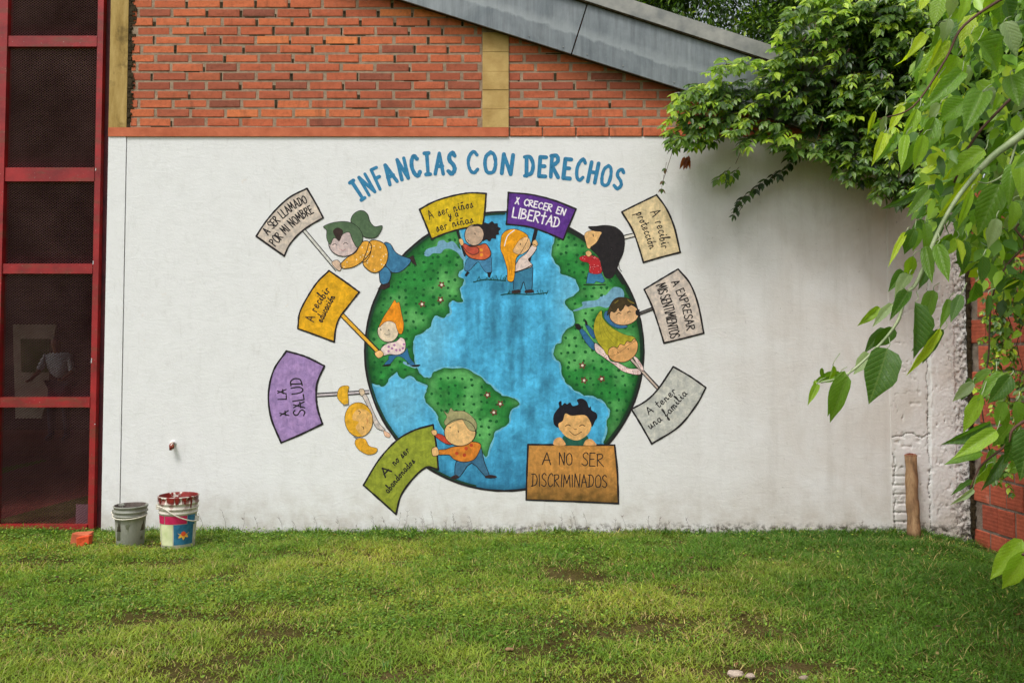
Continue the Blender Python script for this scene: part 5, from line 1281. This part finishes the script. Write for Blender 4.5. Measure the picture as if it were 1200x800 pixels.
# --- bright shrub that hangs over the top of the wall
ov = empty('overhanging_shrub', (P(960, 120, .1).x, .1, ZL), 'bright green leafy shrub spilling over the wall top beside the roof edge', 'shrub')
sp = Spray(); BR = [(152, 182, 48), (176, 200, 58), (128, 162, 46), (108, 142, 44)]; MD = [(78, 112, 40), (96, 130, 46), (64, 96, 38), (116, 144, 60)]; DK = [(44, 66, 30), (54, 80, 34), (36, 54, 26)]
core = P(960, 60, .2)
ovpoly = [(779, 145), (800, 112), (832, 90), (842, 78), (880, 68), (915, 58), (926, 20), (950, -12), (1000, -12), (1090, -12), (1100, 235), (1060, 235), (1005, 205), (985, 185), (960, 175), (930, 178), (905, 165), (885, 165), (860, 162), (840, 168), (826, 176), (812, 165), (790, 160), (779, 150)]
cnt = 0
for it in range(4200):
    px, py = random.uniform(775, 1100), random.uniform(-12, 235)
    if not inpoly(np.array([px]), np.array([py]), ovpoly)[0]: continue
    if 962 < px < 985 and 100 < py < 160 and random.random() < .85: continue
    if px > 1000 and py < 165 and random.random() < .25: continue
    yy_ = -.15 - .27 * random.random()
    if px > 940: yy_ = -.06 - .36 * random.random()
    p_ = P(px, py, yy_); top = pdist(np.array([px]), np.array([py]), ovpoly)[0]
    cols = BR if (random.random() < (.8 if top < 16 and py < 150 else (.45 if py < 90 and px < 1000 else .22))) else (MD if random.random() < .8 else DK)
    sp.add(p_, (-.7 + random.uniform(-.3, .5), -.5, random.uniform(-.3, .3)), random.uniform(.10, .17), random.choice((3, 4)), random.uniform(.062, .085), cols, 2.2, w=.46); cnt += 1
    if cnt >= 860: break
for _ in range(16):   # branches the sprays sit on
    e = P(random.uniform(880, 1000), random.uniform(100, 170), -.3 * random.random() - .1); st = core + Vector((random.uniform(-.1, .4), .1, random.uniform(-.1, .3))); mid_ = st.lerp(e, .5) + Vector((0, -.1, .14))
    sp.tw.tube(catmull([st, mid_, e], 6), [.012 - .0008 * i for i in range(13)], 6)
TW = lambda pts, Y=-.1: [P(a, b, Y) for a, b in pts]
for path, nl_, L0, cols in (([(802, 165), (788, 178), (781, 200), (776, 215)], 3, .05, [(84, 118, 46), (70, 70, 36)]),
                            ([(874, 160), (868, 178), (862, 192)], 0, .05, MD), ([(942, 170), (934, 184), (922, 196), (902, 212), (880, 226), (866, 248)], 0, .05, DK)):
    sp.tw.tube(TW(path), .0022, 5)
for a, b in ((866, 196), (856, 196), (850, 200), (862, 204)): sp.add(P(a, b, -.12), (-.6, -.2, -.5), .10, 3, .075, MD + BR, 2, w=.5)
for a, b in ((940, 178), (936, 183), (928, 190), (920, 195), (910, 200), (902, 206), (893, 212), (884, 220), (876, 226), (872, 234), (868, 242)): sp.add(P(a, b, -.12), (-.7, -.2, -.5), .09, 2, .07, DK + [(58, 84, 36)], 2, w=.5)
for a, b in ((781, 190), (778, 205), (776, 214)): sp.add(P(a, b, -.1), (-.1, -.1, -1), .05, 1, .05, [(70, 100, 44), (92, 70, 44)], 1, w=.6)
for a, b in ((1035, 205), (1045, 200), (1025, 212), (1050, 212), (1015, 190), (1060, 195), (990, 185), (1000, 192), (1072, 205)): sp.add(P(a, b, -.25), (random.uniform(-.8, .5), -.3, -.5), .16, 4, .08, DK + MD, 2, w=.46)
sp.tw.build('branches', M['brown_stem'], ov, True)
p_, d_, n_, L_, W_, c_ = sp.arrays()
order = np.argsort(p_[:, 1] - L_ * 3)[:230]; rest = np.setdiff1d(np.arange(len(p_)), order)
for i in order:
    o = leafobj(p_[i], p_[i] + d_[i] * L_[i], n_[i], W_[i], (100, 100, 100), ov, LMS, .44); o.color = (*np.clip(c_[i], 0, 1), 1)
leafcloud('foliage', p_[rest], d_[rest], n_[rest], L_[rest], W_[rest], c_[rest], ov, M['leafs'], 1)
print('shrub leaves', len(p_))
rl = B(); cc_ = P(806, 188, -.14)     # withered russet cluster
for i in range(9):
    leafobj(cc_ + Vector((random.uniform(-.03, .03), random.uniform(-.02, .02), random.uniform(.0, .04))), cc_ + Vector((random.uniform(-.06, .06), random.uniform(-.04, .04), -.07)), (random.uniform(-1, 1), -1, 0), .035, (136, 66, 40), ov, LMS, .44)

# --- foreground tree at the right: large soft leaves hanging from stems close to the viewer
ft = empty('foreground_tree', (3.9, -4.3, 0), 'close broad-leaved tree hanging big bright green leaves down the right side', 'tree')
fb = B()
YFt = -4.1
def stem(pts, r0, r1, Ys, mat=None):
    w3 = [P(a, b, y_) for (a, b), y_ in zip(pts, Ys)]
    if pts[0][0] > 1250: w3 = [Vector((3.86, -4.25, max(.7, w3[0].z - .25)))] + w3
    q = catmull(w3, 6); n_ = len(q); return q, [r0 + (r1 - r0) * i / (n_ - 1) for i in range(n_)]
trunk = B().tube(catmull([Vector((3.9, -4.3, -.1)), Vector((3.86, -4.25, 1.0)), Vector((3.75, -4.1, 2.2)), Vector((3.5, -3.9, 3.2))], 6), [.13 - .003 * i for i in range(19)], 12)
trunk.build('trunk', M['bark'], ft, True)
pale = B(); brown = B()
q, r_ = stem([(1290, 90), (1235, 128), (1192, 162), (1165, 182), (1147, 200)], .018, .009, [YFt] * 5); pale.tube(q, r_, 10)
q, r_ = stem([(1147, 200), (1120, 235), (1098, 275), (1075, 330), (1062, 345), (1050, 380), (1020, 415), (990, 440), (962, 448)], .008, .003, [YFt] * 9); pale.tube(q, r_, 7)
q, r_ = stem([(1300, -60), (1240, 60), (1178, 122), (1140, 165), (1118, 214)], .007, .004, [YFt + .2] * 5); B().tube(q, r_, 8).build('twig', M['brown_stem'], ft, True)
q, r_ = stem([(1310, -80), (1240, -30), (1190, -10), (1130, 30), (1108, 70), (1070, 125), (1030, 140)], .008, .002, [YFt] * 7); B().tube(q, r_, 7).build('twig', M['brown_stem'], ft, True)
q, r_ = stem([(1262, 260), (1200, 290), (1165, 340), (1158, 420), (1150, 470), (1160, 530)], .005, .002, [YFt + .35] * 6); B().tube(q, r_, 7).build('twig', M['brown_stem'], ft, True)
q, r_ = stem([(1300, 420), (1240, 470), (1190, 500), (1180, 520), (1150, 545), (1137, 572)], .007, .002, [YFt - .1] * 6); B().tube(q, r_, 7).build('twig', M['brown_stem'], ft, True)
q, r_ = stem([(1320, 560), (1260, 610), (1215, 640), (1198, 650)], .012, .004, [YFt - .2] * 4); B().tube(q, r_, 7).build('twig', M['brown_stem'], ft, True)
q, r_ = stem([(1192, 164), (1180, 200), (1160, 214), (1146, 213)], .004, .002, [YFt] * 4); pale.tube(q, r_, 6)
pale.build('branch', M['green_stem'], ft, True);
Y1, Y2, Y3, Y4, Y5 = (184, 206, 48), (146, 182, 52), (108, 148, 46), (74, 112, 38), (150, 170, 122)  # last tone puts the greyish waxy sheen into the leaf colour
man = [((1085, -2), (1078, 13), 10, Y1), ((1103, -2), (1093, 30), 20, Y2), ((1116, -6), (1112, 20), 18, Y5), ((1132, -8), (1128, 26), 19, Y2), ((1112, 22), (1104, 50), 16, Y5), ((1137, 18), (1129, 66), 22, Y1),
       ((1168, -14), (1160, 16), 26, Y2), ((1172, -12), (1192, 30), 34, Y4), ((1084, 40), (1068, 62), 17, Y1), ((1066, 58), (1056, 84), 9, Y1), ((1106, 46), (1084, 88), 17, Y1), ((1098, 30), (1090, 62), 15, Y3), ((1080, 60), (1074, 78), 9, Y4),
       ((1138, 40), (1166, 54), 24, Y2), ((1146, 48), (1182, 84), 40, Y3), ((1176, 26), (1196, 66), 24, Y5), ((1122, 66), (1098, 106), 30, Y2), ((1128, 84), (1088, 120), 26, Y3), ((1100, 92), (1086, 116), 13, Y1), ((1102, 122), (1086, 141), 16, Y5),
       ((1132, 118), (1098, 142), 24, Y3), ((1026, 130), (1015, 161), 8, Y1), ((1038, 136), (1031, 158), 8, Y5), ((1058, 124), (1040, 158), 12, Y1), ((1075, 128), (1056, 164), 16, Y2), ((1096, 138), (1068, 196), 22, Y3), ((1152, 108), (1130, 152), 26, Y3),
       ((1184, 88), (1194, 126), 26, Y3), ((1040, 158), (1043, 186), 12, Y1), ((1036, 156), (1024, 192), 12, Y1), ((1062, 158), (1055, 197), 12, Y2), ((1082, 158), (1070, 198), 18, Y2), ((1154, 176), (1106, 204), 30, Y2), ((1146, 202), (1105, 254), 17, Y1),
       ((1139, 222), (1122, 271), 10, Y2), ((1172, 216), (1145, 276), 28, Y3), ((1196, 182), (1200, 232), 26, Y2), ((1168, 256), (1158, 292), 20, Y5), ((1088, 222), (1064, 252), 15, Y3), ((1062, 272), (1041, 308), 9, Y1), ((1098, 286), (1112, 332), 18, Y3),
       ((1188, 236), (1194, 268), 18, Y2), ((1072, 268), (1058, 300), 16, Y4), ((1084, 262), (1090, 300), 16, Y3), ((1120, 280), (1132, 308), 14, Y1), ((1066, 322), (1048, 350), 16, Y5), ((1070, 300), (1062, 330), 14, Y2), ((1090, 300), (1076, 340), 16, Y4),
       ((1064, 342), (1042, 377), 15, Y4), ((1072, 354), (1068, 420), 30, Y4), ((1046, 356), (1022, 382), 11, Y5), ((1048, 384), (1022, 409), 18, Y4), ((1040, 408), (1021, 473), 40, Y4), ((1020, 415), (1002, 436), 17, Y5), ((994, 440), (969, 498), 20, Y3),
       ((986, 438), (953, 448), 12, Y3), ((958, 450), (947, 473), 8, Y2), ((976, 428), (970, 446), 8, Y2), ((1102, 384), (1060, 438), 12, Y1), ((1106, 386), (1082, 426), 16, Y4), ((1094, 340), (1080, 384), 18, Y3), ((1112, 350), (1104, 384), 12, Y3),
       ((1130, 282), (1128, 322), 14, Y4), ((1152, 300), (1148, 332), 18, Y4), ((1143, 330), (1138, 364), 18, Y4), ((1158, 345), (1154, 374), 10, Y4), ((1126, 345), (1114, 378), 14, Y4), ((1141, 448), (1116, 470), 13, Y5), ((1166, 438), (1150, 462), 16, Y3),
       ((1150, 462), (1130, 506), 20, Y2), ((1184, 440), (1160, 474), 22, Y4), ((1168, 504), (1118, 536), 19, Y2), ((1192, 506), (1184, 540), 24, Y4), ((1150, 530), (1118, 535), 14, Y3), ((1156, 548), (1130, 574), 14, Y2), ((1178, 532), (1153, 576), 13, Y4),
       ((1140, 572), (1121, 592), 9, Y5), ((1206, 505), (1200, 560), 40, Y4), ((1206, 646), (1172, 694), 24, Y2), ((1176, 470), (1168, 500), 16, Y3), ((1190, 470), (1198, 505), 20, Y3)]
pet = B(); nf_ = 0
for b, t, w_, c_ in man:
    y0 = YFt + random.uniform(-.12, .12); foresh = random.uniform(-.06, .06)
    B0, T0 = P(*b, y0), P(*t, y0 + foresh); sc_ = (y0 + DIST) / F_PX
    leafobj(B0, T0, (random.uniform(-.6, .6), -1, random.uniform(.1, .9)), w_ * sc_ * 1.0, c_, ft, LML if random.random() < .3 else LM)
    if RNG.random() < .55:
        o_ = Vector((random.uniform(-.03, .03), .04, random.uniform(-.02, .03))); leafobj(B0 + o_, B0.lerp(T0, .78) + o_ + Vector((random.uniform(-.05, .05), 0, random.uniform(-.03, .03))), (random.uniform(-.9, .9), -.8, random.uniform(-.2, 1)), w_ * sc_ * .9, random.choice((Y2, Y3, Y4)), ft); nf_ += 1
    pet.tube(catmull([B0 + Vector((random.uniform(.01, .035), .012, random.uniform(.015, .045))), B0 + Vector((random.uniform(0, .012), 0, .012)), B0], 3), .0014, 5)
pet.build('leaf_stalks', M['green_stem'], ft, True)['kind'] = 'stuff'
nf = len(man) + nf_
cand = []
def more(pxr, pyr, n, yr, lr, cols, poly=None):
    global nf
    for _ in range(n):
        a, b = random.uniform(*pxr), random.uniform(*pyr)
        if poly and not inpoly(np.array([a]), np.array([b]), poly)[0]: continue
        y0 = random.uniform(*yr); L = random.uniform(*lr) * .6; B0 = P(a, b, y0); T0 = B0 + Vector((random.uniform(-.9, .5), random.uniform(-.5, .3), random.uniform(-1.2, -.2))).normalized() * L
        leafobj(B0, T0, (random.uniform(-.8, .8), -.8, random.uniform(0, 1)), 0, random.choice(cols), ft); nf += 1
rp = [(1120, -40), (1240, -40), (1240, 330), (1180, 320), (1130, 300), (1090, 260), (1100, 200), (1075, 120), (1100, 60)]
more((1070, 1240), (-40, 330), 125, (YFt + .15, YFt + 1.3), (.09, .17), [Y2, Y3, Y3, Y4, Y4, Y4, Y5], rp)
more((1190, 1330), (-80, 420), 38, (YFt - .2, YFt + .8), (.10, .18), [Y2, Y3, Y3, Y4, Y5])
more((1150, 1210), (300, 560), 26, (YFt + .1, YFt + 1.2), (.06, .11), [Y2, Y3, Y4])
print('foreground leaves', nf)
m_ = 5600; a_ = RNG.uniform(1020, 1320, m_); b_ = RNG.uniform(-60, 360, m_); ok = inpoly(a_, b_, [(1085, -80), (1320, -80), (1320, 420), (1200, 420), (1165, 330), (1120, 285), (1085, 275), (1070, 225), (1098, 180), (1050, 150), (1075, 110)]) & (fbm(a_ / 28, b_ / 28, 77, 3) > .40)
a_, b_ = a_[ok], b_[ok]; m_ = len(a_); yd = RNG.uniform(YFt + .15, YFt + 1.8, m_); pc = np.array([P(*q)[:] for q in zip(a_, b_, yd)])
dc = nrm(RNG.normal(size=(m_, 3)) * .6 + np.array([-.4, -.2, -.9])); nc = nrm(RNG.normal(size=(m_, 3)) * .5 + np.array([0, -.6, .7]))
leafcloud('foliage', pc, dc, nc, RNG.uniform(.045, .09, m_), RNG.uniform(.026, .05, m_), pal(m_, [Y1, Y2, Y3, Y4], (1, 2, 3, 2)), ft, M['leafs'], 1)
# upper crown of that tree, above the frame
m_ = 700; pc = np.stack([RNG.uniform(1.6, 5.2, m_), RNG.uniform(-4.8, -2.2, m_), RNG.uniform(3.05, 4.4, m_)], 1)
pc = pc[(fbm(pc[:, 0] * 1.6, pc[:, 1] * 1.6, 91) > .40)]
# stay clear of the camera's view
vz = CAMZ + (pc[:, 1] + DIST) * .43; pc = pc[pc[:, 2] > vz + .12]; m_ = len(pc)
dc = nrm(RNG.normal(size=(m_, 3)) * .7 + np.array([-.2, -.2, -.8])); nc = nrm(RNG.normal(size=(m_, 3)) * .4 + np.array([0, 0, 1.]))
leafcloud('crown', pc, dc, nc, RNG.uniform(.11, .18, m_), RNG.uniform(.06, .1, m_), pal(m_, [Y2, Y3, Y4], (1, 2, 2)), ft, M['leafs'], 1)

# --- small-leaved creeper on the side wall
cr = empty('climbing_plant', (3.75, -.9, 0), 'fine small-leaved creeper trailing down the red side wall', 'creeper')
s2 = Spray()
for (a, b, c2, d2) in ((1205, 250, 1172, 420), (1215, 280, 1185, 470), (1190, 330, 1165, 470), (1210, 400, 1178, 560), (1175, 300, 1168, 400)):
    A_, B_ = P(a, b, -1.15), P(c2, d2, -1.0); A_.x = min(A_.x, 3.66); B_.x = min(B_.x, 3.62); pts = []
    for i in range(15):
        t = i / 14; p_ = A_.lerp(B_, t) + Vector((.03 * math.sin(i * 1.3), .02 * math.sin(i * 2.1), 0)); pts.append(p_)
        for _ in range(2): s2.add(p_, (random.uniform(-1, .3), random.uniform(-.8, .2), random.uniform(-.8, .3)), .10, 3, .045, BR[1:] + MD, 2, .0015, .6)
    s2.tw.tube(pts, .003, 5)
s2.tw.build('stems', M['brown_stem'], cr, True)
p_, d_, n_, L_, W_, c_ = s2.arrays(); order = np.argsort(p_[:, 1])[:180]; rest = np.setdiff1d(np.arange(len(p_)), order)
for i in order:
    o = leafobj(p_[i], p_[i] + d_[i] * L_[i], n_[i], W_[i], (100, 100, 100), cr, LMS, .44); o.color = (*np.clip(c_[i], 0, 1), 1)
leafcloud('foliage', p_[rest], d_[rest], n_[rest], L_[rest], W_[rest], c_[rest], cr, M['leafs'], 1)

# ================================================================== GRASS
def bare(x, y):                              # trodden and bare spots, 0..1
    s = np.zeros(np.shape(x))
    for px, py, rx, ry, k_ in ((676, 677, .28, .14, .85), (860, 790, .26, .10, 1.0), (930, 786, .20, .09, 1.0), (60, 735, .35, .12, .6), (190, 715, .25, .10, .55), (40, 660, .5, .2, .4), (700, 735, .8, .25, .45), (640, 660, .5, .15, .4),
                               (105, 635, .3, .1, .7), (178, 640, .12, .08, 1.0), (975, 645, .10, .07, .5), (480, 690, .5, .06, .5), (820, 745, .4, .15, .35), (1120, 632, .4, .09, .9), (350, 735, .3, .12, .4), (100, 765, .4, .1, .35)):
        c_ = G(px, py); s = np.maximum(s, k_ * np.exp(-(((x - c_.x) / rx) ** 2 + ((y - c_.y) / ry) ** 2)))
    return s
def spots(n, margin=.9):
    y = RNG.uniform(-4.7, -.015, n * 2); x = RNG.uniform(-5.5, 4.4, n * 2)
    ok = (np.abs(x) < .61 * (y + DIST) + margin) & (x < XW + .08 * (-y) - .02 - .12 * RNG.random(len(x)) ** 2) ; return x[ok][:n], y[ok][:n]
n = 420000; x, y = spots(n); n = len(x)
b_ = bare(x, y); f1 = fbm(x * 1.1, y * 1.6, 101); f2 = fbm(x * 4, y * 4, 103); f3 = fbm(x * 14, y * 14, 107, 3)
keep = RNG.random(n) < np.clip(1.05 - 1.1 * b_ - .75 * np.clip((.50 - f2) * 4, 0, 1) * (x < 1.5), .06, 1); x, y, b_, f1, f2, f3 = (a[keep] for a in (x, y, b_, f1, f2, f3)); n = len(x)
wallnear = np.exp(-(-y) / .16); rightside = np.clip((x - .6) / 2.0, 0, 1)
h = (.011 + .018 * RNG.random(n) ** 1.5) * (.35 + 1.5 * f2) * (1 + .35 * rightside) + wallnear * .022 * RNG.random(n); h *= (1 - .45 * b_)
tall = RNG.random(n) < .006; h[tall] *= 1.9
a = RNG.uniform(0, 2 * np.pi, n); lean = RNG.uniform(.5, 2.8, n) * h; dx, dy = np.cos(a), np.sin(a); w = RNG.uniform(.0013, .0030, n); z0 = gz(x, y) - .003
sxv, syv = -dy * w, dx * w; base_ = np.stack([x, y, z0], 1); side = np.stack([sxv, syv, np.zeros(n)], 1)
midp = base_ + np.stack([dx * lean * .35, dy * lean * .35, h * .6], 1); tip = base_ + np.stack([dx * lean, dy * lean, h], 1)
V = np.stack([base_ - side, base_ + side, midp + side * .8, midp - side * .8, tip], 1).reshape(-1, 3)
Fa = (np.array([(0, 1, 2), (0, 2, 3), (3, 2, 4)])[None] + (np.arange(n) * 5)[:, None, None]).reshape(-1, 3)
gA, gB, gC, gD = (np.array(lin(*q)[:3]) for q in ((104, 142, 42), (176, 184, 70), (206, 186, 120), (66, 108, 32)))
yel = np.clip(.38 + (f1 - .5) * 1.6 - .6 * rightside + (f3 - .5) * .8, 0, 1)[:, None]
col = gA * (1 - yel) + gB * yel; drk = np.clip(wallnear * 1.0 + rightside * .8, 0, 1)[:, None] * .9; col = col * (1 - drk) + gD * drk  # tree shade on the right painted into the blades; darker by the wall too
dry = (RNG.random(n) < .06 + .16 * np.clip((f1 - .42) * 3, 0, 1) * (1 - rightside) + .38 * b_)[:, None]; col = np.where(dry, gC * RNG.uniform(.45, 1, (n, 1)), col) * RNG.uniform(.7, 1.3, (n, 1))
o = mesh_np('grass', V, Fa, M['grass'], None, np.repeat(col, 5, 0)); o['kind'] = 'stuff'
print('blades', n)
# low round-leaved ground cover (clover and weeds), thick at the left and along the wall
n = 170000; x, y = spots(n); n = len(x)
f1 = fbm(x * 1.6, y * 2.2, 201); wallnear = np.exp(-(-y) / .30); left = np.clip((.9 - x) / 2.2, 0, 1)
pr = np.clip((f1 - .42) * 4, 0, 1) * (.25 + .75 * left) + wallnear * (.3 + .6 * left); pr *= 1 - bare(x, y) * .9
k_ = RNG.random(n) < np.clip(pr, .02, 1); x, y, wallnear, f1 = x[k_], y[k_], wallnear[k_], f1[k_]; n = len(x)
z = gz(x, y) + RNG.uniform(.004, .024, n) * (1 + wallnear * 1.6 * RNG.random(n)); pos_ = np.stack([x, y, z], 1)
d = nrm(np.stack([RNG.normal(size=n), RNG.normal(size=n), RNG.normal(size=n) * .35], 1)); nn = nrm(np.stack([RNG.normal(size=n) * .35, RNG.normal(size=n) * .35, np.ones(n)], 1))
cc = pal(n, [(98, 136, 48), (124, 158, 58), (158, 172, 66), (82, 118, 42)], (3, 3, 1, 2), .18)
o = leafcloud('clover', pos_, d, nn, RNG.uniform(.010, .021, n), RNG.uniform(.010, .018, n), cc, None, M['grass'])
print('clover', n)
# taller tufts against the wall and here and there, fallen dry leaves and straw
nt = 230; tx = RNG.uniform(-3.4, 3.5, nt); ty = -RNG.uniform(.01, .10, nt) ; far = RNG.random(nt) < .45
fx, fy = spots(nt * 2); m_ = far.sum(); tx[far] = fx[:m_]; ty[far] = fy[:m_]
per = 22; cx_ = np.repeat(tx, per) + RNG.normal(size=nt * per) * .018; cy_ = np.minimum(np.repeat(ty, per) + RNG.normal(size=nt * per) * .014, -.004); n = len(cx_)
kk = (cy_ > -.62) | (cx_ > -10); hh_ = RNG.uniform(.03, .085, n) * np.repeat(np.where(far, .62, RNG.uniform(.5, 1.1, nt)), per); an = RNG.uniform(0, 2 * np.pi, n); ln_ = hh_ * RNG.uniform(.2, .9, n)
bz = gz(cx_, cy_) - .003; dx, dy = np.cos(an), np.sin(an); dyw = np.where(cy_ > -.12, -np.abs(dy), dy); w = RNG.uniform(.0015, .0032, n)
b0_ = np.stack([cx_, cy_, bz], 1); sd_ = np.stack([-dy * w, dx * w * .3, bz * 0], 1); m0 = b0_ + np.stack([dx * ln_ * .35, dyw * ln_ * .35, hh_ * .62], 1); t0 = b0_ + np.stack([dx * ln_, dyw * ln_, hh_], 1)
V = np.stack([b0_ - sd_, b0_ + sd_, m0 + sd_ * .8, m0 - sd_ * .8, t0], 1).reshape(-1, 3)
Fa = (np.array([(0, 1, 2), (0, 2, 3), (3, 2, 4)])[None] + (np.arange(n) * 5)[:, None, None]).reshape(-1, 3)
o = mesh_np('tall_grass', V, Fa, M['grass'], None, np.repeat(pal(n, [(96, 136, 46), (76, 118, 40), (150, 168, 70), (190, 176, 118)], (4, 4, 2, .5)), 5, 0)); o['kind'] = 'stuff'
n = 420; x, y = spots(n); n = len(x); z = gz(x, y) + RNG.uniform(.012, .026, n)
d = nrm(np.stack([RNG.normal(size=n), RNG.normal(size=n), RNG.normal(size=n) * .2], 1)); nn = nrm(np.stack([RNG.normal(size=n) * .5, RNG.normal(size=n) * .5, np.ones(n)], 1))
leafcloud('leaf_litter', np.stack([x, y, z], 1), d, nn, RNG.uniform(.015, .045, n), RNG.uniform(.006, .018, n), pal(n, [(120, 84, 52), (150, 116, 74), (86, 60, 42), (176, 152, 104)], (3, 3, 3, 2)), None, M['leafs'], 1)
# thin weed stalks against the wall
wd = B(); 
for px in list(range(455, 560, 9)) + list(range(640, 790, 13)) + [805, 812, 1010] + list(range(240, 440, 22)):
    b0 = P(px + random.uniform(-4, 4), 622, -.03); b0.z = 0; hh = random.uniform(.05, .17); q = Vector((random.uniform(-.3, .3) * hh, -.01, hh)); wd.tube([b0, b0 + q * .5 + Vector((.01, 0, 0)), b0 + q], [.0014, .001, .0006], 4)
    for _ in range(4): t = random.uniform(.5, 1); r0 = b0 + q * t; wd.tube([r0, r0 + Vector((random.uniform(-.02, .02), -.004, .014))], [.0012, .0006], 4)
o = wd.build('weed_stalks', M['brown_stem'], None); o['kind'] = 'stuff'
